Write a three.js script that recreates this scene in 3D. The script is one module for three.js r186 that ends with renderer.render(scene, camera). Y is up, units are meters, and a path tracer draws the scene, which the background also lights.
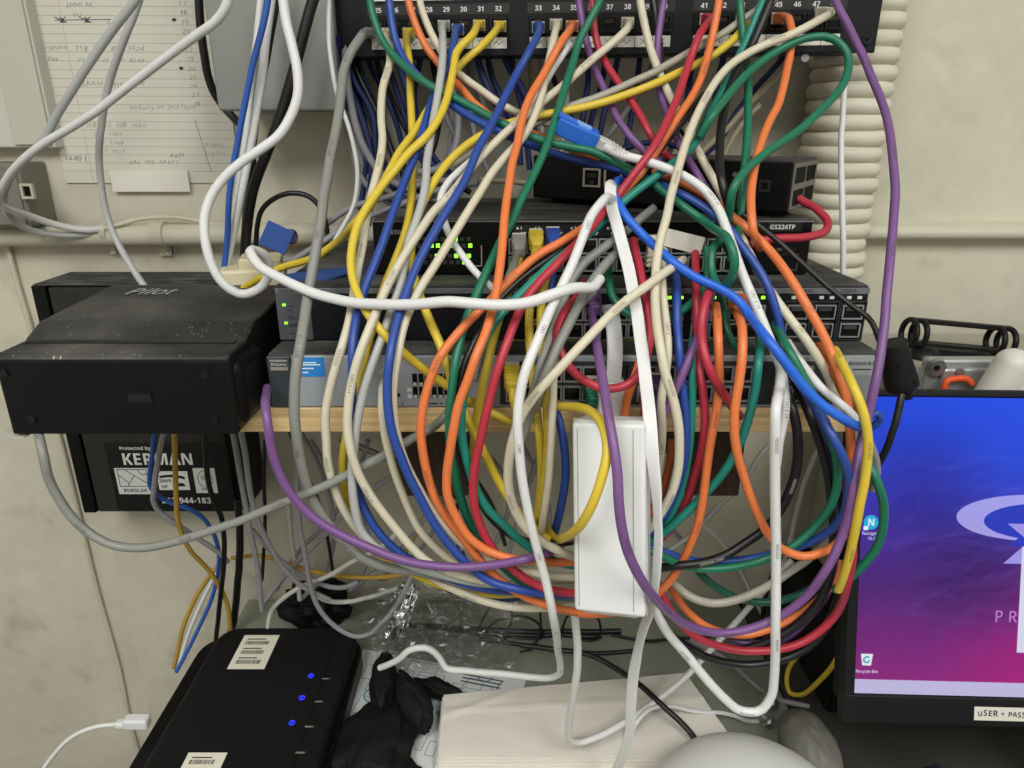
import * as THREE from 'three';
import { RoundedBoxGeometry } from 'three/addons/geometries/RoundedBoxGeometry.js';
import { mergeGeometries } from 'three/addons/utils/BufferGeometryUtils.js';
import { RectAreaLightUniformsLib } from 'three/addons/lights/RectAreaLightUniformsLib.js';
import { ImprovedNoise } from 'three/addons/math/ImprovedNoise.js';

// ---------------------------------------------------------------- camera, lights, exposure
const scene = new THREE.Scene();
scene.background = new THREE.Color(0x000000);
const camera = new THREE.PerspectiveCamera(57.15, 1024 / 768, 0.02, 20);
camera.position.set(0, 1.34, 0.79);
camera.rotation.set(-20 * Math.PI / 180, 0, 0);
scene.add(camera);
const renderer = new THREE.WebGLRenderer({ antialias: true });
renderer.toneMapping = THREE.LinearToneMapping;
renderer.toneMappingExposure = 1.22;
renderer.shadowMap.enabled = true;
RectAreaLightUniformsLib.init();
// two fluorescent ceiling panels of the room (the fittings themselves are built below)
const PANELS = [[-0.55, 1.75], [0.75, 1.75]], PANEL_Y = 2.47, PW = 0.6, PD = 1.2;
for (const [x, z] of PANELS) {
  const l = new THREE.RectAreaLight(0xfffffb, 9.5, PW, PD);
  l.position.set(x, PANEL_Y - 0.012, z); l.rotation.x = -Math.PI / 2;
  scene.add(l);
}

// ---------------------------------------------------------------- helpers
const taken = new Map();
function numbered(n) { const k = taken.get(n) || 0; taken.set(n, k + 1); return k ? n + '_' + String(k).padStart(3, '0') : n; }
let sd = 7; const rnd = () => { sd = (sd * 1664525 + 1013904223) >>> 0; return sd / 4294967296; };
const noise = new ImprovedNoise();
const M = (c, rough = 0.6, o = {}) => new THREE.MeshStandardMaterial({ color: c, roughness: rough, ...o });
const BK = (c, rough, o = {}) => new THREE.MeshPhysicalMaterial({ color: c, roughness: rough, specularIntensity: 0.45, ...o });
const PM = (c, rough, o = {}) => new THREE.MeshPhysicalMaterial({ color: c, roughness: rough, ...o });
function tag(o, label, category, group, kind) {
  if (label) o.userData.label = label; if (category) o.userData.category = category;
  if (group) o.userData.group = group; if (kind) o.userData.kind = kind; return o;
}
function flat(gs) {
  gs = [].concat(gs).map((g) => { const q = g.index ? g.toNonIndexed() : g; for (const k of Object.keys(q.attributes)) if (!['position', 'normal', 'uv'].includes(k)) q.deleteAttribute(k); return q; });
  return gs.length > 1 ? mergeGeometries(gs) : gs[0];
}
function obj(name, gs, m, parent = scene) {
  const o = new THREE.Mesh(flat(gs), m); o.name = parent === scene ? numbered(name) : name;
  o.castShadow = o.receiveShadow = true; parent.add(o); return o;
}
function thing(name, label, category, pos = [0, 0, 0], group) {
  const o = new THREE.Group(); o.name = numbered(name); o.position.set(...pos); scene.add(o); return tag(o, label, category, group);
}
const bx = (w, h, d, x = 0, y = 0, z = 0, r = 0.001, s = 2) => (r ? new RoundedBoxGeometry(w, h, d, s, Math.min(r, w / 2.01, h / 2.01, d / 2.01)) : new THREE.BoxGeometry(w, h, d)).translate(x, y, z);
const span = (x0, x1, y0, y1, z0, z1, r = 0.001, s = 2) => bx(x1 - x0, y1 - y0, z1 - z0, (x0 + x1) / 2, (y0 + y1) / 2, (z0 + z1) / 2, r, s);
const cyl = (r0, r1, h, x = 0, y = 0, z = 0, axis = 'y', seg = 20) => { const g = new THREE.CylinderGeometry(r0, r1, h, seg); if (axis === 'z') g.rotateX(Math.PI / 2); if (axis === 'x') g.rotateZ(Math.PI / 2); return g.translate(x, y, z); };
const plane = (w, h, x, y, z) => new THREE.PlaneGeometry(w, h).translate(x, y, z);
const V = (x, y, z) => new THREE.Vector3(x, y, z);
function canvasTex(w, h, draw, rep) {
  const c = document.createElement('canvas'); c.width = w; c.height = h; const g = c.getContext('2d'); draw(g, w, h);
  const t = new THREE.CanvasTexture(c); t.colorSpace = THREE.SRGBColorSpace; t.magFilter = THREE.LinearFilter;
  if (rep) { t.wrapS = t.wrapT = THREE.RepeatWrapping; t.repeat.set(...rep); } return t;
}
function dataTex(n, f, srgb, rep) {
  const d = new Uint8Array(n * n * 4);
  for (let j = 0; j < n; j++) for (let i = 0; i < n; i++) { const c = f(i / n, j / n); const k = (j * n + i) * 4; d[k] = c[0]; d[k + 1] = c[1]; d[k + 2] = c[2]; d[k + 3] = 255; }
  const t = new THREE.DataTexture(d, n, n); t.magFilter = THREE.LinearFilter; t.minFilter = THREE.LinearFilter; t.wrapS = t.wrapT = THREE.RepeatWrapping;
  if (srgb) t.colorSpace = THREE.SRGBColorSpace; if (rep) t.repeat.set(...rep); t.needsUpdate = true; return t;
}
const cl = (v) => Math.max(0, Math.min(255, v | 0));
const fbm = (x, y, o = 4) => { let s = 0, a = 0.5, f = 1; for (let i = 0; i < o; i++) { s += a * noise.noise(x * f, y * f, 3.7 + i); a *= 0.5; f *= 2; } return s; };
// a swept tube through points; round (r) or flat ([half width, half thickness]); uv.x in metres
function sweep(pts, r, seg, rad = 10, fl = null, closed = false, tw = null) {
  const curve = new THREE.CatmullRomCurve3(pts, closed, 'centripetal');
  const n = seg || Math.max(8, pts.length * 3), ps = curve.getSpacedPoints(n), N = ps.length;
  const T = ps.map((p, i) => ps[Math.min(N - 1, i + 1)].clone().sub(ps[Math.max(0, i - 1)]).normalize());
  const mid = N >> 1, nn = new Array(N);
  const proj = (v, t) => v.clone().addScaledVector(t, -v.dot(t)).normalize();
  nn[mid] = proj(V(0.02, 0.35, 0.93), T[mid]);
  for (let i = mid + 1; i < N; i++) nn[i] = proj(nn[i - 1], T[i]);
  for (let i = mid - 1; i >= 0; i--) nn[i] = proj(nn[i + 1], T[i]);
  if (fl) for (let i = 0; i < N; i++) { const q = proj(V(0, 0.35, 0.93), T[i]), f = i / (N - 1); let d = 0; if (tw) for (let k = 0; k < tw.length - 1; k++) if (f >= tw[k][0] && f <= tw[k + 1][0]) d = tw[k][1] + (tw[k + 1][1] - tw[k][1]) * (f - tw[k][0]) / (tw[k + 1][0] - tw[k][0]); nn[i] = q.applyAxisAngle(T[i], d * Math.PI / 180); }
  const pos = [], nor = [], uv = [], idx = []; let len = 0;
  for (let i = 0; i < N; i++) {
    if (i) len += ps[i].distanceTo(ps[i - 1]);
    const b = T[i].clone().cross(nn[i]);
    for (let j = 0; j <= rad; j++) {
      const a = (j / rad) * Math.PI * 2 - Math.PI, ca = Math.cos(a), sa = Math.sin(a);
      const ex = fl ? Math.sign(sa) * Math.pow(Math.abs(sa), 0.55) * fl[0] : sa * r, ez = fl ? Math.sign(ca) * Math.pow(Math.abs(ca), 0.55) * fl[1] : ca * r;
      const p = ps[i].clone().addScaledVector(nn[i], ez).addScaledVector(b, ex);
      const m = fl ? nn[i].clone().multiplyScalar(ca / fl[1]).addScaledVector(b, sa / fl[0]).normalize() : nn[i].clone().multiplyScalar(ca).addScaledVector(b, sa);
      pos.push(p.x, p.y, p.z); nor.push(m.x, m.y, m.z); uv.push(len, j / rad);
    }
  }
  const w = rad + 1;
  for (let i = 0; i < N - 1; i++) for (let j = 0; j < rad; j++) { const a = i * w + j; idx.push(a, a + 1, a + w, a + 1, a + w + 1, a + w); }
  for (const [i, s] of [[0, -1], [N - 1, 1]]) {       // end caps
    const c = pos.length / 3; pos.push(ps[i].x, ps[i].y, ps[i].z); nor.push(T[i].x * s, T[i].y * s, T[i].z * s); uv.push(0, 0);
    for (let j = 0; j < rad; j++) s > 0 ? idx.push(c, i * w + j, i * w + j + 1) : idx.push(c, i * w + j + 1, i * w + j);
  }
  const g = new THREE.BufferGeometry();
  g.setAttribute('position', new THREE.Float32BufferAttribute(pos, 3)); g.setAttribute('normal', new THREE.Float32BufferAttribute(nor, 3)); g.setAttribute('uv', new THREE.Float32BufferAttribute(uv, 2)); g.setIndex(idx); return g;
}
function ring(w, h, t, d) {                          // rectangular frame with a hole, facing +z
  const s = new THREE.Shape(); s.moveTo(-w / 2, -h / 2); s.lineTo(w / 2, -h / 2); s.lineTo(w / 2, h / 2); s.lineTo(-w / 2, h / 2); s.closePath();
  const q = new THREE.Path(); const a = w / 2 - t, b = h / 2 - t; q.moveTo(-a, -b); q.lineTo(-a, b); q.lineTo(a, b); q.lineTo(a, -b); q.closePath(); s.holes.push(q);
  return new THREE.ExtrudeGeometry(s, { depth: d, bevelEnabled: false, steps: 1 });
}

// ---------------------------------------------------------------- materials
const wallTex = dataTex(512, (u, v) => {
  const a = fbm(u * 5, v * 5, 5), b = fbm(u * 40 + 9, v * 40, 3), c = fbm(u * 2 + 4, v * 2 + 7, 3);
  let k = 1 + a * 0.10 + b * 0.045; const stain = Math.max(0, fbm(u * 14 + 30, v * 14 + 2, 4) - 0.22) * 1.1;
  k -= stain * 0.35; return [cl(206 * k), cl((201 - c * 6) * k), cl((182 - c * 12 - stain * 10) * k)];
}, true, [1, 1]);
const wallBump = dataTex(256, (u, v) => { const h = 128 + 90 * fbm(u * 10, v * 10, 5); return [cl(h), cl(h), cl(h)]; }, false);
const mWall = M(0xffffff, 0.62, { map: wallTex, bumpMap: wallBump, bumpScale: 0.0012 });
const mRoom = M(0xd2d1cb, 0.85), mCeil = M(0xe0e0dc, 0.9), mFloor = M(0x4c4a45, 0.6);
const mPipe = M(0xcfcab6, 0.5, { bumpMap: wallBump, bumpScale: 0.0008 });
const mBlackGloss = BK(0x0a0a0b, 0.28), mBlackMatte = BK(0x161617, 0.8), mDark = BK(0x050506, 0.7);
const mSteel = M(0xa9abac, 0.35, { metalness: 0.9 }), mTin = M(0xb9bcbc, 0.42, { metalness: 0.75 }), mWhitePl = PM(0xdcdddd, 0.38), mPaper = M(0xe9e6da, 0.9);
const dustTex = (base, amount, sp, n = 512) => dataTex(n, (u, v) => {   // settled dust: grey grains and blotches over the paint
  const a = Math.max(0, fbm(u * 6, v * 6, 5) * 1.4 + amount), g = (rnd() - 0.5) * 16; const s = rnd() < sp ? 70 + rnd() * 90 : 0;
  return [cl(base[0] + a * 62 + g + s), cl(base[1] + a * 60 + g + s), cl(base[2] + a * 54 + g + s * 0.95)];
}, true);
const mDustTop = M(0xffffff, 0.85, { map: dustTex([38, 38, 39], 0.5, 0.004) });
const mDustBlack = M(0xffffff, 0.6, { map: dustTex([21, 21, 22], 0.42, 0.006) });
const woodTex = dataTex(512, (u, v) => { const w = fbm(u * 3, v * 42, 4), q = fbm(u * 9 + 5, v * 120, 3); const k = 1 + w * 0.28 + q * 0.16; return [cl(228 * k), cl(196 * k), cl(143 * k)]; }, true);
const mWood = M(0xffffff, 0.55, { map: woodTex });
const mBrown = M(0x4a3426, 0.75, { map: dataTex(256, (u, v) => { const k = 1 + fbm(u * 30, v * 3, 4) * 0.5; return [cl(210 * k), cl(205 * k), cl(200 * k)]; }, true) });
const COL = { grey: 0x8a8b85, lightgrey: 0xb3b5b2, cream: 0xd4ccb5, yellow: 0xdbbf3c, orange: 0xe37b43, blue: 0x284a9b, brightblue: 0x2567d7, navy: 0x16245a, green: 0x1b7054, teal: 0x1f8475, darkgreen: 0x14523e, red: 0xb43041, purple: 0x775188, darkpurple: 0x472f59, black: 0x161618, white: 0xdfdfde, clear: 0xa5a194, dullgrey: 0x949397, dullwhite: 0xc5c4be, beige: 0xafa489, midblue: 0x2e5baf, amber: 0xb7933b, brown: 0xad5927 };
const cableMats = new Map();
function cableMat(col, print) {
  const key = col + '|' + (print || ''); if (cableMats.has(key)) return cableMats.get(key);
  let m;
  if (print) {
    const inv = print.startsWith('W '), text = inv ? print.slice(2) : print, hex = '#' + COL[col].toString(16).padStart(6, '0');
    const map = canvasTex(1024, 128, (g, w, h) => { g.fillStyle = hex; g.fillRect(0, 0, w, h); g.fillStyle = inv ? '#bdbdb8' : '#3c3a36'; g.font = '19px sans-serif'; g.textBaseline = 'middle'; g.fillText(text, 60, h / 2); g.fillText(text.split(' ').pop(), 560, h / 2); }, [1 / 0.16, 1]);
    m = PM(0xffffff, 0.42, { map });
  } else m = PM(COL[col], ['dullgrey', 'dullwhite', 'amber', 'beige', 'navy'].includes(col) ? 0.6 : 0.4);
  cableMats.set(key, m); return m;
}

// ---------------------------------------------------------------- the room
const struct = (name, gs, m, parent) => { const o = obj(name, gs, m, parent); if (!parent) o.userData.kind = 'structure'; return o; };
function worldUV(g, s) { const p = g.attributes.position, u = g.attributes.uv; for (let i = 0; i < p.count; i++) u.setXY(i, (p.getX(i) + 3.13) * s, (p.getY(i) + 1.37) * s); return g; }
struct('wall_back', worldUV(span(-1.7, 1.7, 0, 2.6, -0.12, 0, 0), 1.15), mWall);
struct('wall_left', span(-1.82, -1.7, 0, 2.6, -0.12, 3.5, 0), mRoom);
struct('wall_right', span(1.7, 1.82, 0, 2.6, -0.12, 3.5, 0), mRoom);
struct('wall_front', span(-1.82, 1.82, 0, 2.6, 3.4, 3.52, 0), mRoom);
struct('floor', span(-1.82, 1.82, -0.1, 0, -0.12, 3.52, 0), mFloor);
struct('ceiling', span(-1.82, 1.82, 2.5, 2.6, -0.12, 3.52, 0), mCeil);
const mGlow = M(0xffffff, 0.5, { emissive: 0xfffffb, emissiveIntensity: 1.2 });
PANELS.forEach(([x, z], i) => {
  const t = thing('ceiling_light', i ? 'fluorescent ceiling panel over the right half of the room' : 'fluorescent ceiling panel over the left half of the room', 'ceiling light', [x, PANEL_Y, z], 'ceiling panels');
  obj('diffuser', bx(PW, 0.01, PD, 0, 0, 0, 0), mGlow, t);
  obj('frame', [bx(PW + 0.06, 0.03, 0.03, 0, 0.013, PD / 2 + 0.016, 0.002), bx(PW + 0.06, 0.03, 0.03, 0, 0.013, -PD / 2 - 0.016, 0.002), bx(0.03, 0.03, PD, PW / 2 + 0.016, 0.013, 0, 0.002), bx(0.03, 0.03, PD, -PW / 2 - 0.016, 0.013, 0, 0.002), bx(PW, 0.01, PD, 0, 0.022, 0, 0)], mCeil, t);
});

// pipe, rail and wires on the wall
{
  const t = thing('wall_pipe', 'cream painted conduit pipe with a clamp along the wall at left', 'pipe', [0, 0, 0]);
  obj('tube', sweep([V(-0.9, 1.2295, 0.016), V(-0.6, 1.2295, 0.016), V(-0.45, 1.2297, 0.016), V(-0.31, 1.2305, 0.016), V(-0.1, 1.231, 0.016)], 0.0115, 24, 14), mPipe, t);
  obj('clamp', [cyl(0.0135, 0.0135, 0.014, -0.3817, 1.2314, 0.016, 'x', 16), bx(0.014, 0.022, 0.004, -0.3848, 1.2164, 0.003)], mPipe, t);
  obj('clip', [cyl(0.0128, 0.0128, 0.006, -0.4377, 1.2335, 0.016, 'x', 16), bx(0.006, 0.02, 0.006, -0.4406, 1.218, 0.006)], mPipe, t);
}
{
  const s = new THREE.Shape(); s.moveTo(0, -0.008); s.lineTo(-0.018, -0.008); s.quadraticCurveTo(-0.022, -0.006, -0.022, -0.001); s.lineTo(-0.02, 0.005); s.lineTo(-0.004, 0.009); s.lineTo(0, 0.009); s.closePath();
  const g = new THREE.ExtrudeGeometry(s, { depth: 1.4, bevelEnabled: false, curveSegments: 6 }).rotateY(Math.PI / 2).translate(0.29, 1.2345, 0);
  struct('trim_1', g, mPipe);
}
tag(obj('wall_wire', sweep([-0.5585, 1.2199, 0.004, -0.5579, 1.1763, 0.004, -0.5545, 1.1082, 0.004, -0.5527, 1.001, 0.004, -0.5515, 0.8981, 0.004, -0.551, 0.7629, 0.004, -0.5468, 0.6389, 0.004, -0.5493, 0.5277, 0.004, -0.5465, 0.4551, 0.004].reduce((a, v, i, q) => { if (i % 3 === 0) a.push(V(q[i], q[i + 1], q[i + 2])); return a; }, []), 0.003, 60, 8), mPipe), 'thin painted wire running down the wall at far left', 'wire');

// handwritten sheet, paper strip, hanging panel, boxes on the wall
{
  const tex = canvasTex(760, 1420, (g, w, h) => {
    g.fillStyle = '#d6d3c6'; g.fillRect(0, 0, w, h); g.translate(0, 396); h -= 396; g.strokeStyle = '#8d8b84'; g.lineWidth = 2;
    for (let y = -363; y < h - 40; y += 47) { g.beginPath(); g.moveTo(0, y); g.lineTo(w, y + 4); g.stroke(); }
    g.strokeStyle = '#b9a8a0'; g.beginPath(); g.moveTo(120, -396); g.lineTo(120, h); g.stroke();
    const wr = (t, x, y, s = 34, c = '#57565a') => { g.fillStyle = c; g.font = Math.round(s * 0.82) + 'px sans-serif'; let q = x; for (const ch of t) { g.save(); g.translate(q, y + 14 + (rnd() - 0.5) * 7); g.rotate((rnd() - 0.5) * 0.3 - 0.04); g.transform(0.9, 0, -0.2, 0.8 + rnd() * 0.35, 0, 0); g.globalAlpha = 0.6 + rnd() * 0.35; g.fillText(ch, 0, 0); g.restore(); q += g.measureText(ch).width * 0.92 + 1; } g.globalAlpha = 1; };
    wr('John M.', 150, 50, 40, '#6c6a68'); wr('VU', 165, 98, 40, '#6c6a68'); wr('2', 300, 140); 
    g.strokeStyle = '#4a494b'; g.lineWidth = 4; for (const [x, y] of [[90, 130], [190, 130]]) for (let k = 0; k < 7; k++) { g.beginPath(); g.moveTo(x + k * 8, y - 16 + (k % 3) * 6); g.lineTo(x + 50 - k * 5, y + 14); g.stroke(); }
    g.beginPath(); g.moveTo(90, 132); g.lineTo(320, 128); g.stroke();
    wr('Brighton', 12, 268, 34, '#5e5d60'); wr('718  222  398  3424', 150, 275, 40, '#6d6b6b'); wr('Fax', 30, 330, 34, '#444346'); wr('718 (212)  662  4242', 150, 335, 38, '#757270');
    wr('ALARM  Extension', 130, 462, 44, '#77736f'); wr('Hallway on 2nd floor', 330, 590, 38, '#807c78');
    const nums = ['17', '18', '19', '20', '21', '22', '23', '24', '25', '26', '27', '28']; nums.forEach((t, i) => wr(t, 600, 44 + i * 48, 38, i === 1 ? '#1f1e20' : '#77757a'));
    for (const y of [130, 382]) { g.fillStyle = '#39383a'; g.beginPath(); g.arc(575, y, 9, 0, 7); g.fill(); }
    wr('718  212  398  7660', 130, 690, 36, '#777570'); ['212  7467', '917  7468', '347  7423'].forEach((t, i) => wr(t, 160, 740 + i * 48, 34, '#8a8781'));
    wr('1480 {', 12, 880, 44, '#3b3a3c'); wr('646  366  4487 }', 290, 900, 36, '#6f6c6a'); wr('4437', 470, 860, 36, '#2e2d30'); wr('Public', 630, 800, 34, '#8d8a84'); wr('718 324', 620, 850, 32, '#8d8a84');
    g.strokeStyle = '#77757a'; g.lineWidth = 3; g.beginPath(); g.moveTo(600, 660); g.lineTo(640, 960); g.stroke();
  });
  const x0 = -0.4779, x1 = -0.295, y0 = 1.2838;
  const t = tag(thing('note_sheet', null, null, [(x0 + x1) / 2 , y0, 0]), 'lined paper sheet covered in handwritten numbers, fixed to the wall', 'paper');
  const w = x1 - x0 + 0.005, h = 0.25;
  obj('paper', bx(w, h, 0.0012, 0, h / 2, 0.0012, 0), mPaper, t);
  obj('handwriting', plane(w, h, 0, h / 2, 0.0021), M(0xffffff, 0.9, { map: tex }), t);
}
tag(obj('paper_strip', bx(0.083, 0.022, 0.001, -0.3878, 1.286, 0.006, 0), M(0xe4e1d6, 0.9)), 'small blank paper strip taped below the handwritten sheet', 'paper').position.z += 0.0;
{
  const t = thing('wall_panel', 'pale metal panel with a thick edge at the top left corner', 'panel', [0, 0, 0]);
  const x1 = -0.474, y0 = 1.3199;
  obj('door', span(-0.85, x1, y0, 1.75, 0, 0.018, 0.002), M(0xc9c8be, 0.5), t);
  obj('trim_strip', span(x1 - 0.04, x1 - 0.002, y0 + 0.003, 1.75, 0.018, 0.021, 0.001), M(0xc3c1b2, 0.5), t);
  obj('latch', bx(0.0018, 0.03, 0.002, -0.4965, 1.4265, 0.0195, 0.0008), mDark, t);
}
{
  const x0 = -0.2664, x1 = -0.1588, y0 = 1.3549;
  const t = thing('electrical_box', 'grey steel electrical box on the wall behind the hanging cords', 'electrical box', [(x0 + x1) / 2, y0, 0]);
  const w = x1 - x0; const mG = M(0x8b8d88, 0.5);
  obj('body', bx(w, 0.34, 0.092, 0, 0.17, 0.046, 0.002), mG, t); obj('cover', bx(w + 0.004, 0.344, 0.008, 0, 0.171, 0.096, 0.003), mG, t);
}
{
  const x1 = -0.4987, y0 = 1.2416, y1 = 1.3062;
  const t = thing('junction_box', 'small olive grey junction box with a socket at the left edge', 'junction box', [0, 0, 0]);
  const mG = M(0x77766a, 0.5);
  obj('body', span(x1 - 0.1, x1, y0, y1, 0, 0.045, 0.003), mG, t);
  obj('cover', span(x1 - 0.1, x1 - 0.004, y0 + 0.003, y1 - 0.004, 0.045, 0.047, 0.001), mG, t);
  const s = obj('socket', ring(0.013, 0.015, 0.0025, 0.004).translate(-0.4926, 1.279, 0.047), M(0xb9b6a6, 0.5), t);
  obj('jack', bx(0.008, 0.01, 0.002, -0.4921, 1.2791, 0.0478, 0), mDark, s);
}
// alarm box with sticker
{
  const x0 = -0.4986, x1 = -0.3095, y1 = 1.186, y0 = 0.918;
  const t = thing('alarm_box', 'black alarm box on the wall with a white lettered security sticker', 'alarm box', [0, 0, 0]);
  obj('body', span(x0 + 0.002, x1, y0, y1, 0, 0.062, 0.002), BK(0x1c1c1d, 0.6), t);
  obj('door', span(x0 + 0.017, x1 - 0.012, y0 + 0.001, y1 - 0.002, 0.062, 0.069, 0.0015), BK(0x2f2f2e, 0.6), t);
  obj('hinge_strip', span(x0, x0 + 0.015, y0, y1, 0.0622, 0.07, 0.0015), mBlackGloss, t);
  obj('dusty_top', span(x0 + 0.002, x1, y1, y1 + 0.0012, 0.001, 0.068, 0), mDustTop, t);
  const tex = canvasTex(1024, 640, (g, w, h) => {
    g.fillStyle = '#0b0b0c'; g.fillRect(0, 0, w, h); g.fillStyle = '#d9d9d5';
    g.font = 'bold 44px sans-serif'; g.fillText('Protected by', 120, 66);
    g.font = 'bold 150px sans-serif'; g.fillText('KERMAN', 120, 205, 740);
    g.fillRect(40, 235, 300, 250); g.fillRect(400, 265, 270, 180); g.fillRect(720, 235, 190, 240);
    g.strokeStyle = '#151516'; g.lineWidth = 6; g.strokeRect(64, 250, 252, 160);
    g.beginPath(); g.moveTo(66, 300); g.lineTo(150, 380); g.lineTo(130, 408); g.moveTo(130, 252); g.lineTo(316, 390); g.moveTo(200, 310); g.lineTo(150, 380); g.moveTo(240, 252); g.lineTo(270, 300); g.lineTo(316, 290); g.stroke();
    g.fillStyle = '#151516'; g.font = 'bold 46px sans-serif'; g.fillText('BURGLAR', 84, 466);
    g.font = 'bold 44px sans-serif'; g.fillText('24HR', 410, 372); g.fillText('UP', 420, 428);
    g.beginPath(); g.moveTo(420, 310); g.quadraticCurveTo(540, 280, 640, 320); g.lineTo(640, 345); g.quadraticCurveTo(540, 310, 420, 332); g.fill(); g.beginPath(); g.arc(600, 410, 34, 3.14, 6.28); g.fill();
    g.lineWidth = 7; g.strokeStyle = '#6a6a6a'; g.beginPath(); g.ellipse(815, 340, 62, 78, 0, 0, 7); g.stroke(); g.font = 'bold 54px sans-serif'; g.fillStyle = '#6a6a6a'; g.fillText('UN', 778, 345); g.fillRect(770, 430, 90, 12);
    g.fillStyle = '#d9d9d5'; g.font = 'bold 78px sans-serif'; g.fillText('212-944-1838', 400, 575, 530);
  });
  const sx0 = -0.4578, sx1 = x1 - 0.014, sy1 = 1.0076, sy0 = y0 + 0.004;
  obj('sticker', plane(sx1 - sx0, sy1 - sy0, (sx0 + sx1) / 2, (sy0 + sy1) / 2, 0.0697), M(0xffffff, 0.35, { map: tex }), t);
}

// ---------------------------------------------------------------- shelf
{
  const t = thing('shelf', 'pale pine shelf board carrying the stack of switches', 'shelf', [0, 0, 0]);
  const g = span(-0.37, 0.268, 1.121, 1.141, 0.075, 0.296, 0.001); { const p = g.attributes.position, u = g.attributes.uv; for (let i = 0; i < p.count; i++) u.setXY(i, p.getX(i) * 2.2, (p.getY(i) + p.getZ(i)) * 5.2); }
  obj('board', g, mWood, t);
  for (const [a, b] of [[-0.1081, -0.041], [0.164, 0.2144]]) obj('bracket', span(a, b, 1.012, 1.121, 0.0, 0.2, 0.002), mBrown, t);
}

// ---------------------------------------------------------------- switches
const mJack = BK(0x0a0a0b, 0.5), mLed = M(0x9bff4a, 0.4, { emissive: 0x86ff2e, emissiveIntensity: 1.4 }), mLedOff = M(0x3c4238, 0.4), mGold = M(0x4e4530, 0.4, { metalness: 0.6 });
const portFrame = ring(0.0135, 0.0125, 0.0012, 0.0025), portHole = new THREE.BoxGeometry(0.0112, 0.0102, 0.0006), contacts = flat([0, 1, 2, 3, 4, 5, 6, 7].map((i) => bx(0.0005, 0.004, 0.0005, (i - 3.5) * 0.001, 0.003, 0.0009, 0))), latchCut = flat([bx(0.004, 0.002, 0.0008, 0, -0.0042, 0.0007, 0)]);
function port(parent, x, y, z, m, gold = true) {
  const p = obj('port', portFrame, m, parent); p.position.set(x, y, z);
  obj('socket', portHole, mDark, p).position.z = 0.0004; if (gold) obj('contacts', contacts, mGold, p);
  return p;
}
const face = (parent, name, w, h, x, y, z, tw, th, draw, rough = 0.45) => obj(name, plane(w, h, x, y, z), M(0xffffff, rough, { map: canvasTex(tw, th, draw) }), parent);
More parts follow.
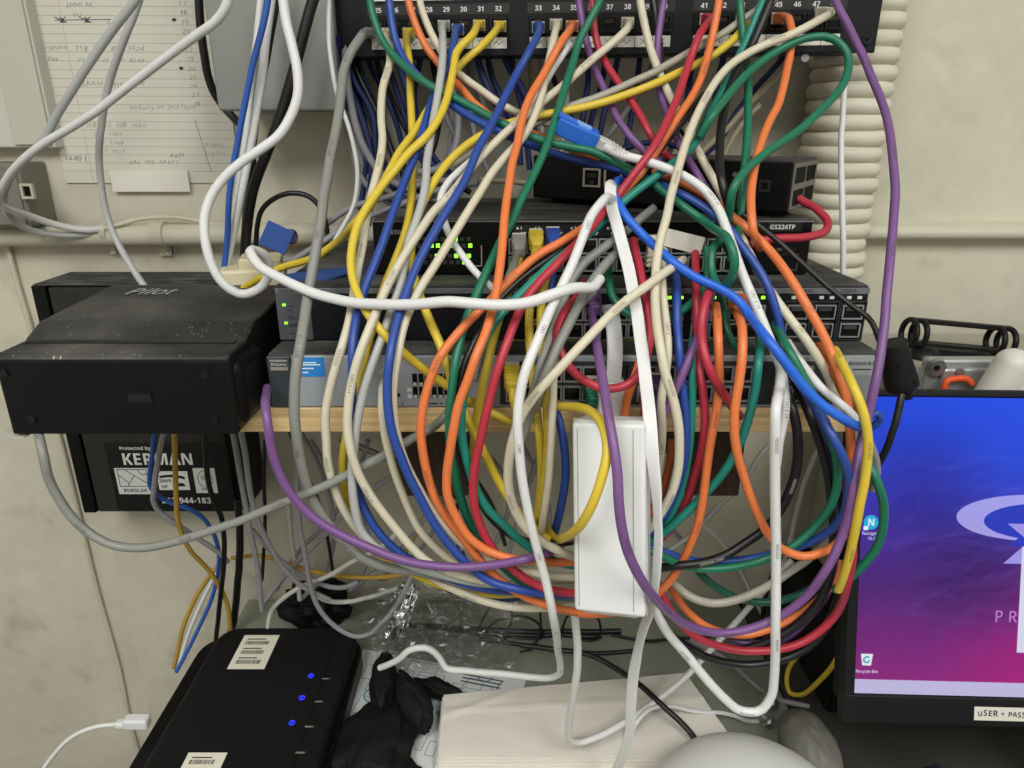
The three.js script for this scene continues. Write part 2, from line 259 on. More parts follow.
// lower, silver switch
{
  const x0 = -0.181, x1 = 0.274, y0 = 1.141, y1 = 1.182, zf = 0.296;
  const t = thing('network_switch', 'silver grey rack switch lowest in the stack, directly on the shelf', 'network switch', [0, 0, 0]);
  obj('case', span(x0 + 0.001, x1 - 0.001, y0, y1, 0.085, zf - 0.002, 0.001), M(0x5d6064, 0.5), t);
  obj('dusty_lid', span(x0 + 0.001, x1 - 0.001, y1, y1 + 0.0008, 0.085, zf - 0.003, 0), mDustTop, t);
  obj('front_panel', span(x0 + 0.018, x1, y0 + 0.0005, y1, zf - 0.004, zf, 0.0015), M(0x9da2a8, 0.45), t);
  const e = obj('end_cap', span(x0, x0 + 0.018, y0 + 0.0005, y1, zf - 0.004, zf + 0.001, 0.0015), M(0x3c4147, 0.45), t);
  face(e, 'badge', 0.0135, 0.009, x0 + 0.0092, y1 - 0.0065, zf + 0.0013, 256, 160, (g, w, h) => { g.fillStyle = '#9c9a8c'; g.fillRect(0, 0, w, h); g.strokeStyle = '#55544c'; g.lineWidth = 8; g.strokeRect(4, 4, w - 8, h - 8); g.fillStyle = '#3a3f49'; g.fillRect(10, 36, w - 20, 70); g.fillStyle = '#d8d6c8'; g.font = 'bold 50px sans-serif'; g.fillText('ProCurve', 22, 88, 212); });
  face(t, 'blue_sticker', 0.0185, 0.015, -0.1477, 1.1737, 0.2964, 256, 180, (g, w, h) => { g.fillStyle = '#2e86d2'; g.fillRect(0, 0, w, h); g.fillStyle = '#e8f2fa'; for (const [y, ww] of [[44, 150], [64, 190], [98, 120], [136, 60]]) g.fillRect(24, y, ww, 11); }).userData.label = 'light blue sticker';
  face(t, 'name_plate', 0.027, 0.015, 0.2591, 1.1745, 0.2964, 256, 132, (g, w, h) => { g.fillStyle = '#b4b8bb'; g.fillRect(0, 0, w, h); g.fillStyle = '#1e2226'; g.font = 'italic bold 40px sans-serif'; g.fillText('Networking', 18, 62, 222); g.fillRect(60, 86, 130, 8); });
  obj('reset_hole', cyl(0.0016, 0.0016, 0.001, -0.0855, 1.1515, 0.2962, 'z', 14), mDark, t);
  const lx = -0.0743;
  for (let r = 0; r < 2; r++) for (let i = 0; i < 9; i++) { const q = obj('indicator', bx(0.0036, 0.0085, 0.0008, lx + 0.002 + i * 0.0047, (r ? 1.1538 : 1.1642), zf + 0.0002, 0), mDark, t); obj('lens', bx(0.0024, 0.0022, 0.0008, lx + 0.002 + i * 0.0047, (r ? 1.1506 : 1.1606), zf + 0.0006, 0), M(0xcfd2cf, 0.4), q); }
  for (const py of [390, 396]) obj('indicator', bx(0.0034, 0.0026, 0.0008, -0.0764 - 0.0002, py === 390 ? 1.1558 : 1.1506, zf + 0.0002, 0), M(0xdadcda, 0.4), t);
  face(t, 'printed_marks', 0.075, 0.0032, -0.0632, 1.1447, 0.2963, 512, 24, (g, w, h) => { g.fillStyle = '#9fa4aa'; g.fillRect(0, 0, w, h); g.fillStyle = '#2a2d31'; for (const [a, b] of [[10, 40], [120, 8], [215, 90], [318, 14], [346, 80]]) g.fillRect(a, 8, b, 9); });
  const px0 = -0.0089;
  obj('port_bay', span(px0, 0.242, y0 + 0.003, y1 - 0.004, zf - 0.001, zf + 0.0006, 0), M(0x2b2d31, 0.45), t);
  for (let b = 0; b < 2; b++) for (let i = 0; i < 6; i++) for (let r = 0; r < 2; r++) port(t, px0 + 0.011 + i * 0.0142 + b * 0.098, y0 + 0.012 + r * 0.0155, zf, mTin);
  for (let i = 0; i < 2; i++) for (let r = 0; r < 2; r++) port(t, px0 + 0.21 + i * 0.0142, y0 + 0.012 + r * 0.0155, zf, mTin);
  for (const x of [px0 + 0.09, px0 + 0.094]) obj('slot', bx(0.0012, 0.028, 0.0006, x, y0 + 0.02, zf + 0.0007, 0), mDark, t);
}
// middle switch
{
  const x0 = -0.181, x1 = 0.273, y0 = 1.183, y1 = 1.2255, zf = 0.26;
  const t = thing('network_switch', 'black rack switch with a grey left end, middle of the stack', 'network switch', [0, 0, 0]);
  obj('case', span(x0, x1, y0, y1, 0.03, zf - 0.002, 0.001), BK(0x2b2d33, 0.5), t);
  obj('dusty_lid', span(x0, x1, y1, y1 + 0.0008, 0.03, zf - 0.003, 0), mDustTop, t);
  obj('front_panel', span(x0, x1, y0 + 0.0005, y1, zf - 0.004, zf, 0.0012), BK(0x17181d, 0.4), t);
  obj('top_strip', span(x0, x1, y1 - 0.0048, y1 - 0.0004, zf - 0.001, zf + 0.0008, 0.0004), M(0x696c70, 0.4), t);
  const e = obj('end_plate', span(x0, x0 + 0.026, y0 + 0.001, y1 - 0.0052, zf - 0.001, zf + 0.0008, 0.0004), M(0x53555a, 0.5), t);
  face(t, 'brand_print', 0.034, 0.0044, x0 + 0.0185, y1 - 0.0027, zf + 0.001, 512, 64, (g, w, h) => { g.fillStyle = '#6a6d71'; g.fillRect(0, 0, w, h); g.fillStyle = '#141518'; g.font = 'bold 56px serif'; g.fillText('NETGEAR', 20, 53, 470); });
  face(t, 'model_print', 0.058, 0.0044, 0.2425, y1 - 0.0027, zf + 0.001, 820, 64, (g, w, h) => { g.fillStyle = '#6a6d71'; g.fillRect(0, 0, w, h); g.fillStyle = '#141518'; g.font = 'bold 52px sans-serif'; g.fillText('ProSAFE', 20, 51, 330); g.fillText('S728TP', 520, 51, 280); });
  face(e, 'legend', 0.024, 0.033, x0 + 0.013, y0 + 0.018, zf + 0.001, 256, 352, (g, w, h) => { g.fillStyle = '#55575c'; g.fillRect(0, 0, w, h); g.fillStyle = '#24262a'; for (const [y, ww] of [[66, 60], [102, 40], [150, 50], [170, 90], [220, 150], [236, 170], [296, 50]]) g.fillRect(76, y, ww, 9); });
  for (const dy of [0.0285, 0.0142]) obj('indicator', bx(0.0022, 0.0016, 0.0012, x0 + 0.0062, y0 + dy + 0.0006, zf + 0.0012, 0), mLed, t);
  const px0 = 0.02;
  for (let b = 0; b < 3; b++) for (let i = 0; i < 4; i++) {
    for (let r = 0; r < 2; r++) port(t, px0 + b * 0.0625 + i * 0.0142, y0 + 0.0085 + r * 0.0142, zf, mTin);
    for (const d of [-0.0045, 0.0045]) obj('indicator', bx(0.0028, 0.0022, 0.001, px0 + b * 0.0625 + i * 0.0142 + d, y1 - 0.0078, zf + 0.0006, 0), (b * 8 + i * 2 + (d > 0)) % 3 === 1 ? mLedOff : mLed, t);
  }
  for (let i = 0; i < 3; i++) {
    const q = obj('bay_frame', ring(0.0205, 0.031, 0.0007, 0.002).translate(0.2195 + i * 0.0212, y0 + 0.0165, zf), M(0x34363a, 0.4), t);
    for (let r = 0; r < 2; r++) { const f = obj('port', ring(0.0158, 0.0112, 0.0009, 0.0024).translate(0.2195 + i * 0.0212, y0 + 0.009 + r * 0.0145, zf), mTin, t); obj('socket', bx(0.014, 0.0094, 0.0006, 0.2195 + i * 0.0212, y0 + 0.009 + r * 0.0145, zf + 0.0004, 0), mDark, f); obj('flap', bx(0.0105, 0.003, 0.0014, 0.2195 + i * 0.0212, y0 + 0.0112 + r * 0.0145, zf + 0.0012, 0.0003), M(0x3a3b3e, 0.4), f); }
    for (const d of [-0.004, 0.004]) obj('indicator', bx(0.0032, 0.0022, 0.001, 0.2195 + i * 0.0212 + d, y1 - 0.0078, zf + 0.0006, 0), M(0xd8d8d2, 0.4), t);
  }
  obj('yellow_line', bx(0.2, 0.0009, 0.0006, 0.1, y0 + 0.0006, zf + 0.0004, 0), M(0x9a9a3c, 0.5), t);
}
// upper switch
{
  const x0 = -0.1117, x1 = 0.2405, y0 = 1.2265, y1 = 1.2697, zf = 0.217;
  const t = thing('network_switch', 'smaller black switch with green lights, top of the three', 'network switch', [0, 0, 0]);
  obj('case', span(x0, x1, y0, y1, 0.03, zf - 0.002, 0.001), BK(0x161618, 0.5), t);
  obj('dusty_lid', span(x0, x1, y1, y1 + 0.0008, 0.03, zf - 0.003, 0), mDustTop, t);
  obj('front_panel', span(x0, x1, y0 + 0.0005, y1, zf - 0.004, zf, 0.0012), BK(0x0b0b0d, 0.35), t);
  obj('edge_line', bx(x1 - x0, 0.0008, 0.0008, (x0 + x1) / 2, y1 - 0.0002, zf, 0), M(0x7a7b7a, 0.4), t);
  face(t, 'model_print', 0.027, 0.0075, 0.2183, 1.2652, 0.2174, 256, 72, (g, w, h) => { g.fillStyle = '#0b0b0d'; g.fillRect(0, 0, w, h); g.fillStyle = '#d6d6d2'; g.font = 'bold 48px sans-serif'; g.fillText('GS324TP', 12, 54, 232); });
  face(t, 'brand_print', 0.03, 0.005, -0.0866, 1.2612, 0.2174, 256, 44, (g, w, h) => { g.fillStyle = '#0b0b0d'; g.fillRect(0, 0, w, h); g.fillStyle = '#c8c8c4'; g.font = 'bold 36px serif'; g.fillText('NETGEAR', 8, 36, 230); });
  face(t, 'port_numbers', 0.1, 0.009, 0.0513, 1.2624, 0.2174, 1024, 92, (g, w, h) => { g.fillStyle = '#0b0b0d'; g.fillRect(0, 0, w, h); g.fillStyle = '#d0d0cc'; g.font = 'bold 36px sans-serif'; for (let i = 0; i < 6; i++) { const x = 20 + i * 148; g.beginPath(); g.moveTo(x, 36); g.lineTo(x + 12, 14); g.lineTo(x + 24, 36); g.fill(); g.fillText(String(i * 2 + 1), x + 30, 40); g.fillText(String(i * 2 + 2), x + 36, 84); g.beginPath(); g.moveTo(x + 62, 58); g.lineTo(x + 86, 58); g.lineTo(x + 74, 80); g.fill(); } });
  face(t, 'legend', 0.02, 0.003, 0.219, 1.2473, 0.2174, 160, 24, (g, w, h) => { g.fillStyle = '#0b0b0d'; g.fillRect(0, 0, w, h); g.fillStyle = '#9a9a96'; g.font = 'bold 22px sans-serif'; g.fillText('28T', 40, 20); });
  const s = obj('port', ring(0.016, 0.0135, 0.0009, 0.0018).translate(0.2238, 1.2371, 0.217), M(0x3c3c3e, 0.4), t); obj('socket', bx(0.0138, 0.0115, 0.0006, 0.2236, 1.2371, 0.2173, 0), mDark, s);
  const gx = -0.0869, gy = 1.2556;
  const lit = [1, 1, 0, 1, 1, 1, 0, 0, 1, 0, 1, 1, 0, 1, 1, 0, 1, 0, 0, 0, 1, 0, 0, 1, 1, 1, 1, 0, 0, 1, 0, 1, 1, 0, 0, 0];
  for (let r = 0; r < 4; r++) for (let i = 0; i < 11; i++) obj('indicator', bx(0.0031, 0.0031, 0.001, gx + i * 0.0052 + (r % 2) * 0.0012, gy - [0, 0.0052, 0.0135, 0.0187][r], zf + 0.0004, 0), lit[(r * 11 + i * 3) % lit.length] ? mLed : mLedOff, t);
  obj('bracket_line', [bx(0.001, 0.017, 0.0006, -0.0247, 1.242, 0.2173, 0), bx(0.006, 0.0009, 0.0006, -0.0277, 1.2339, 0.2173, 0)], M(0xa8a8a4, 0.5), t);
  for (let i = 0; i < 13; i++) port(t, 0.004 + i * 0.0145, 1.25, zf, mTin); for (let i = 0; i < 13; i++) port(t, 0.004 + i * 0.0145, 1.25 - 0.0142, zf, mTin);
}
// small black box, turned
{
  const t = thing('media_converter', 'small black box with vented side, turned, on top of the switches', 'network device', [0.2215, 1.2755, 0.21]);
  t.rotation.y = -0.576;
  const w = 0.24, h = 0.039, d = 0.093;
  for (const [x, z] of [[-0.02, -0.012], [-w + 0.02, -0.012], [-0.02, -d + 0.012], [-w + 0.02, -d + 0.012]]) obj('foot', cyl(0.005, 0.005, 0.0055, x, -0.0022, z, 'y', 14), mBlackMatte, t);
  obj('case', bx(w, h, d, -w / 2, h / 2, -d / 2, 0.0015), BK(0x0c0c0d, 0.4), t);
  obj('lid', bx(w - 0.002, 0.001, d - 0.002, -w / 2, h + 0.0003, -d / 2, 0), mDustTop, t);
  const sp = obj('vent_plate', bx(0.0014, h - 0.003, d - 0.006, 0.0004, h / 2, -d / 2, 0.0005), M(0x6d6c66, 0.5), t);
  for (let r = 0; r < 2; r++) for (let k = 0; k < 2; k++) for (let i = 0; i < 9; i++) obj('vent', bx(0.0008, 0.0125, 0.0018, 0.0011, 0.0105 + r * 0.0175, -0.008 - k * 0.041 - i * 0.0041, 0).rotateX(0.0), mDark, sp);
  const lx = -0.176, ly = 0.021;
  const p = obj('port', [ring(0.0175, 0.0165, 0.0016, 0.0018).translate(lx, ly, 0)], M(0xb3ad98, 0.5), t); obj('socket', [bx(0.014, 0.013, 0.0006, lx, ly, 0.0005, 0)], mDark, p); obj('contacts', [bx(0.009, 0.004, 0.0006, lx, ly + 0.002, 0.0009, 0), bx(0.005, 0.004, 0.0006, lx, ly - 0.004, 0.0009, 0)], M(0x252320, 0.5), p);
  const p2 = obj('port', [ring(0.0175, 0.0165, 0.0016, 0.0018).translate(lx + 0.0215, ly + 0.001, 0)], M(0xb3ad98, 0.5), t); obj('socket', [bx(0.014, 0.013, 0.0006, lx + 0.0215, ly + 0.001, 0.0005, 0)], mDark, p2);
  obj('screw', cyl(0.002, 0.002, 0.001, -0.045, 0.028, 0.0006, 'z', 14), mSteel, t); obj('power_jack', ring(0.009, 0.009, 0.0018, 0.0015).translate(-0.02, 0.02, 0), M(0x2a2a2a, 0.4), t);
}
// patch panel
const penMats = [0, 1, 2, 3, 4].map((k) => M(0xffffff, 0.9, { map: canvasTex(64, 40, (g, cw, ch) => { g.fillStyle = '#dedbd0'; g.fillRect(0, 0, cw, ch); g.strokeStyle = k === 1 ? '#a05a50' : '#5a5a60'; g.lineWidth = 3; g.beginPath(); if (k < 3) { g.moveTo(18, 8); g.lineTo(44, 32); g.moveTo(44, 8); g.lineTo(18, 32); } else { g.moveTo(12, 26); g.lineTo(26, 12); g.lineTo(32, 28); g.lineTo(50, 14); } g.stroke(); }) }));
{
  const t = thing('patch_bay', 'black patch panel with white numbers across the top', 'patch panel', [0.073, 1.4, 0.1025]);
  t.rotation.y = -Math.atan(0.045 / 0.476);
  const w = 0.478; const mP = BK(0x17181b, 0.45);
  obj('plate', bx(w, 0.0885, 0.003, 0, 0.0443, -0.0016, 0.0012), mP, t);
  obj('flange', [bx(w - 0.03, 0.003, 0.03, 0, 0.0018, -0.017, 0.0006), bx(w - 0.03, 0.003, 0.03, 0, 0.0868, -0.017, 0.0006)], mP, t);
  for (const sx of [-1, 1]) obj('wall_bracket', [bx(0.012, 0.08, 0.075, sx * (w / 2 - 0.026), 0.044, -0.04, 0.001), bx(0.03, 0.08, 0.002, sx * (w / 2 - 0.015), 0.044, -0.004, 0.0005)], mP, t);
  for (const sx of [-1, 1]) for (const sy of [0.0105, 0.078]) { const s = obj('screw', [cyl(0.0042, 0.0046, 0.0024, sx * (w / 2 - 0.0085), sy, 0.0012, 'z', 18)], M(0x2e2f33, 0.25, { metalness: 0.6 }), t); obj('slot', [bx(0.0045, 0.0009, 0.0004, sx * (w / 2 - 0.0085), sy, 0.0026, 0), bx(0.0009, 0.0045, 0.0004, sx * (w / 2 - 0.0085), sy, 0.0026, 0)], mDark, s); }
  const gx = [-0.1205, 0.0229, 0.1654].map((x) => x - 0.073);
  const f = [0.015, 0.054].map((y0, row) => y0);
  for (let row = 0; row < 2; row++) for (let b = 0; b < 3; b++) {
    const y0 = f[row], bw = 8 * 0.01545;
    const blk = obj('jack_block', bx(bw + 0.002, 0.0165, 0.0016, gx[b] + 0.0541, y0 + 0.0095, 0.0006, 0.0004), BK(0x0d0d0f, 0.4), t);
    for (let i = 0; i < 8; i++) { const p = obj('port', portFrame, BK(0x1d1d20, 0.35), t); p.position.set(gx[b] + i * 0.01545, y0 + 0.0095, 0.0012); obj('socket', portHole, mDark, p).position.z = 0.0006; obj('contacts', contacts, mGold, p); }
    face(t, 'number_strip', bw + 0.004, 0.0085, gx[b] + 0.0541, y0 + 0.0232, 0.0003, 1024, 70, (g, cw, ch) => { g.fillStyle = '#17181b'; g.fillRect(0, 0, cw, ch); g.fillStyle = '#dcdcd6'; g.font = 'bold 46px sans-serif'; g.textAlign = 'center'; for (let i = 0; i < 8; i++) g.fillText(String((row ? 1 : 25) + b * 8 + i), cw * ((i + 0.5) * 0.01545 + 0.002) / (bw + 0.004), 52); });
    for (let i = 0; i < 8; i++) { const l = obj('paper_label', bx(0.0148, 0.0088, 0.0006, gx[b] + i * 0.01545, y0 - 0.0042, 0.0004, 0), mPaper, t); if (!row) { const k = (i * 7 + b * 3) % 5; obj('pen_mark', plane(0.0135, 0.008, gx[b] + i * 0.01545, y0 - 0.0042, 0.0008), penMats[k], l); } }
  }
  obj('screw', cyl(0.0034, 0.0034, 0.002, 0.2559 - 0.073, -0.003, -0.005, 'z', 16), mSteel, t);
}
// UPS style box on the left
{
  const t = thing('power_box', 'dusty black plastic box overhanging the left end of the shelf', 'power box', [0, 0, 0]);
  const x0 = -0.3465, x1 = -0.1925, yb = 1.1415, zf = 0.337, zb = 0.178;
  const s = new THREE.Shape(); s.moveTo(-zf, yb); s.lineTo(-zb, yb); s.lineTo(-zb, 1.2055); s.quadraticCurveTo(-zb - 0.002, 1.2085, -zb - 0.008, 1.2085); s.lineTo(-0.285, 1.2035); s.lineTo(-0.302, 1.1965); s.lineTo(-0.305, 1.1945); s.lineTo(-zf + 0.004, 1.1942); s.quadraticCurveTo(-zf, 1.194, -zf, 1.19); s.closePath();
  const g = new THREE.ExtrudeGeometry(s, { depth: x1 - x0, bevelEnabled: true, bevelSize: 0.0025, bevelThickness: 0.0025, bevelSegments: 3, curveSegments: 6 }).rotateY(Math.PI / 2).translate(x0, 0, 0);
  { const p = g.attributes.position, u = g.attributes.uv; for (let i = 0; i < p.count; i++) u.setXY(i, p.getX(i) * 2.6, p.getZ(i) * 2.6 + p.getY(i)); }
  const nrm = g.attributes.normal, p = g.attributes.position, topI = [], sideI = [];
  for (let i = 0; i < p.count; i += 3) (nrm.getY(i) > 0.55 ? topI : sideI).push(i, i + 1, i + 2);
  const sub = (l) => { const q = new THREE.BufferGeometry(); for (const k of ['position', 'normal', 'uv']) { const a = g.attributes[k], o = new Float32Array(l.length * a.itemSize); l.forEach((v, j) => { for (let c = 0; c < a.itemSize; c++) o[j * a.itemSize + c] = a.array[v * a.itemSize + c]; }); q.setAttribute(k, new THREE.BufferAttribute(o, a.itemSize)); } return q; };
  obj('housing', sub(sideI), BK(0x0f0f10, 0.42), t); obj('dusty_top', sub(topI), mDustBlack, t);
  for (const z of [0.3085, 0.3125]) obj('rib', bx(x1 - x0 - 0.006, 0.0014, 0.0018, (x0 + x1) / 2, 1.1976, z, 0.0005), M(0x1c1c1d, 0.5), t);
  obj('rubber_corner', new RoundedBoxGeometry(0.022, 0.05, 0.05, 4, 0.01).translate(x1 - 0.003, 1.1665, zf - 0.026), BK(0x0a0a0b, 0.5), t);
  const wf = obj('recess_frame', ring(0.018, 0.008, 0.001, 0.0008).translate(-0.2554, 1.1662, 0.3396), M(0x050506, 0.4), t); obj('recess', bx(0.016, 0.006, 0.0006, -0.255, 1.1659, 0.3398, 0), M(0x161617, 0.4), wf);
  for (const [a, b, c] of [[-0.2076, 1.1827, 0.34], [-0.2057, 1.1489, 0.34], [-0.332, 1.1504, 0.34], [-0.3431, 1.1841, 0.34]]) obj('screw', cyl(0.0028, 0.003, 0.002, a, b, c, 'z', 14), M(0x232324, 0.3, { metalness: 0.5 }), t);
  const lt = canvasTex(256, 190, (g2, w, h) => { g2.fillStyle = '#000'; g2.fillRect(0, 0, w, h); g2.fillStyle = '#fff'; g2.font = '130px sans-serif'; g2.setTransform(1, 0, -0.2, 1, 30, 0); g2.fillText('Pilot', 14, 140, 200); });
  const l = obj('lettering', plane(0.05, 0.036, 0, 0, 0), M(0xb6b6b2, 0.6, { alphaMap: lt, transparent: true }), t);
  l.rotation.x = -Math.PI / 2 + 0.05; l.position.set(-0.3013, 1.2106, 0.207);
  obj('tape', bx(0.022, 0.0008, 0.02, -0.3517, 1.1362, 0.33, 0), M(0xb9b6ac, 0.6), t);
}

// ---------------------------------------------------------------- hanging devices among the cables
{
  const top = V(0.0648, 1.1629, 0.368), bot = V(0.0675, 1.0386, 0.398), hh = top.distanceTo(bot);
  const t = thing('white_device', 'slim white plastic box hanging upright in front of the cable bundle', 'network device', [bot.x, bot.y, bot.z]);
  t.rotation.order = 'XYZ'; t.rotation.x = -Math.atan2(bot.z - top.z, top.y - bot.y); t.rotation.y = -0.3; t.rotation.z = Math.atan2(bot.x - top.x, top.y - bot.y);
  const w = 0.0475, h = hh, d = 0.026;
  obj('shell', bx(w, h, d, 0, h / 2, 0, 0.005, 4), mWhitePl, t);
  obj('front_cover', bx(w - 0.001, h - 0.002, 0.006, 0, h / 2, d / 2 - 0.001, 0.0028, 3), PM(0xdfe0e0, 0.35), t);
  obj('seam', [bx(w + 0.0006, h + 0.0006, 0.0009, 0, h / 2, d / 2 - 0.006, 0.0004), bx(0.0007, h - 0.01, 0.0004, w / 2 - 0.008, h / 2, d / 2 + 0.0021, 0), bx(0.0007, h - 0.01, 0.0004, -w / 2 + 0.004, h / 2, d / 2 + 0.0021, 0)], M(0xa9a9a6, 0.6), t);
  obj('foot_lip', bx(w - 0.012, 0.003, d - 0.008, 0, -0.0012, -0.001, 0.001), M(0xc9c9c6, 0.5), t);
}
{
  const t = thing('white_adapter', 'small white plug adapter with a flat lead in front of the lowest switch', 'adapter', [0.0703, 1.1575, 0.318]);
  obj('body', bx(0.0185, 0.03, 0.02, 0, 0, 0, 0.0015), mWhitePl, t);
  obj('side_slot', [bx(0.0005, 0.02, 0.008, 0.0094, 0, 0.002, 0)], M(0x8a8a88, 0.5), t);
  obj('flat_lead', sweep([V(0.001, 0.012, 0.002), V(0.002, 0.026, 0.0), V(0.0025, 0.04, -0.008), V(0.002, 0.052, -0.018), V(0.001, 0.06, -0.03)], 0.004, 30, 14, [0.0056, 0.0022]), mWhitePl, t);
}
{
  const t = thing('power_adapter', 'black tapered power adapter hanging at the top left of the monitor', 'power adapter', [0.2684, 1.1841, 0.325]);
  t.scale.setScalar(0.86);
  t.rotation.z = 0.36;
  obj('body', new THREE.LatheGeometry([[0.0001, -0.021], [0.0105, -0.021], [0.0128, -0.0185], [0.0128, -0.012], [0.0098, 0.018], [0.0085, 0.0205], [0.0001, 0.0205]].map((q) => new THREE.Vector2(...q)), 28), BK(0x141415, 0.65), t); obj('cap', cyl(0.0102, 0.0102, 0.005, 0, 0.0185, 0, 'y', 24), BK(0x1c1c1d, 0.5), t);
  for (const [x, y] of [[-0.004, 0.004], [0.005, -0.012]]) obj('screw', cyl(0.0012, 0.0012, 0.002, x, y, y > 0 ? 0.0106 : 0.0121, 'z', 10), mDark, t);
  obj('strain_relief', cyl(0.003, 0.0035, 0.01, 0.003, -0.026, 0, 'y', 12), mBlackMatte, t);
}
tag(obj('cable_tag', (() => { const g = new THREE.PlaneGeometry(0.033, 0.013, 14, 4); const p = g.attributes.position; for (let i = 0; i < p.count; i++) p.setZ(i, Math.sin(p.getX(i) * 120) * 0.002); g.computeVertexNormals(); const b = g.clone(); b.translate(0, 0, -0.0005); g.rotateZ(-0.22); b.rotateZ(-0.22); return [g.translate(0.1254, 1.2608, 0.262), b.translate(0.1254, 1.2608, 0.262)]; })(), M(0xdcd9cc, 0.85, { side: THREE.DoubleSide })), 'white paper tag sticking out beside the green knot', 'tag');
{
  const t = thing('modular_plug', 'cream modular plug dangling beside the white paper tag', 'plug', [0.1059, 1.2541, 0.262]);
  obj('body', bx(0.011, 0.022, 0.008, 0, 0, 0, 0.0012), M(0xcfc6ae, 0.45), t); for (let i = 0; i < 3; i++) obj('rib', bx(0.0125, 0.0016, 0.0095, 0, -0.004 - i * 0.0035, 0, 0.0004), M(0xc4bba2, 0.45), t);
}
{
  const t = thing('cable_strap', 'blue fabric cable strap wrapped on cables at upper left', 'cable strap', [-0.1959, 1.2506, 0.205]);
  const mB = M(0x33549c, 0.75);
  obj('flap', bx(0.022, 0.021, 0.0016, 0.0, 0.005, 0.002, 0.0006).rotateZ(-0.5).rotateY(0.3), mB, t);
  obj('wrap', [new THREE.TorusGeometry(0.0045, 0.002, 8, 20).scale(1, 1, 2).rotateY(1.3).translate(0.012, 0.004, -0.008)], M(0x5a5276, 0.75), t);
}
tag(obj('fabric_strip', (() => { const s = new THREE.Shape(); s.moveTo(-0.03, -0.014); s.lineTo(0.008, -0.014); s.lineTo(0.035, 0.016); s.quadraticCurveTo(0.01, 0.016, -0.03, -0.002); s.closePath(); return new THREE.ExtrudeGeometry(s, { depth: 0.0012, bevelEnabled: false }).rotateX(-Math.PI / 2 + 0.15).translate(-0.1535, 1.2272, 0.225).translate(0, 0.001, 0); })(), M(0x2d4a8c, 0.8)), 'blue strip lying on top of the middle switch at left', 'strap');
{
  const t = thing('wall_adapter', 'cream plastic adapter block behind the black box at left', 'adapter', [-0.2325, 1.2133, 0.16]);
  t.rotation.y = 0.25; obj('body', bx(0.056, 0.02, 0.04, 0, 0, 0, 0.003, 3), M(0xd8cfae, 0.45), t); obj('step', bx(0.036, 0.01, 0.034, 0.008, 0.014, 0, 0.002, 3), M(0xd3caa8, 0.45), t);
}
tag(obj('wire_clip', [new THREE.TorusGeometry(0.006, 0.0008, 6, 18).translate(-0.3756, 1.2135, 0.012), cyl(0.0025, 0.0025, 0.01, -0.3797, 1.2208, 0.01, 'z', 8)], mSteel), 'small wire ring hanging below the wall pipe', 'clip');

// ribbed cream column at the right
{
  const t = thing('ribbed_column', 'cream column of stacked thick cable loops beside the switches', 'cable coil', [0.3285, 1.105, 0.046]);
  const mC = M(0xd9d3bf, 0.55, { bumpMap: wallBump, bumpScale: 0.0006 });
  for (let i = 0; i < 28; i++) {
    const y = 0.008 + i * 0.01445, k = 1 + (i - 12) * 0.001 + (rnd() - 0.5) * 0.06, pts = [];
    const tilt = (rnd() - 0.5) * 0.07, ox = (rnd() - 0.5) * 0.003;
    for (let a = 0; a < 14; a++) { const q = a / 14 * Math.PI * 2; const ex = Math.sign(Math.cos(q)) * Math.pow(Math.abs(Math.cos(q)), 0.7), ez = Math.sign(Math.sin(q)) * Math.pow(Math.abs(Math.sin(q)), 0.8); pts.push(V(ox + ex * 0.0285 * k, y + ex * tilt * 0.02 + (rnd() - 0.5) * 0.0007, ez * 0.034 * k)); }
    obj('loop', new THREE.TubeGeometry(new THREE.CatmullRomCurve3(pts, true), 40, 0.0084, 9, true), mC, t);
  }
  obj('core', bx(0.046, 0.4, 0.06, 0, 0.2, 0, 0.01), mC, t);
}

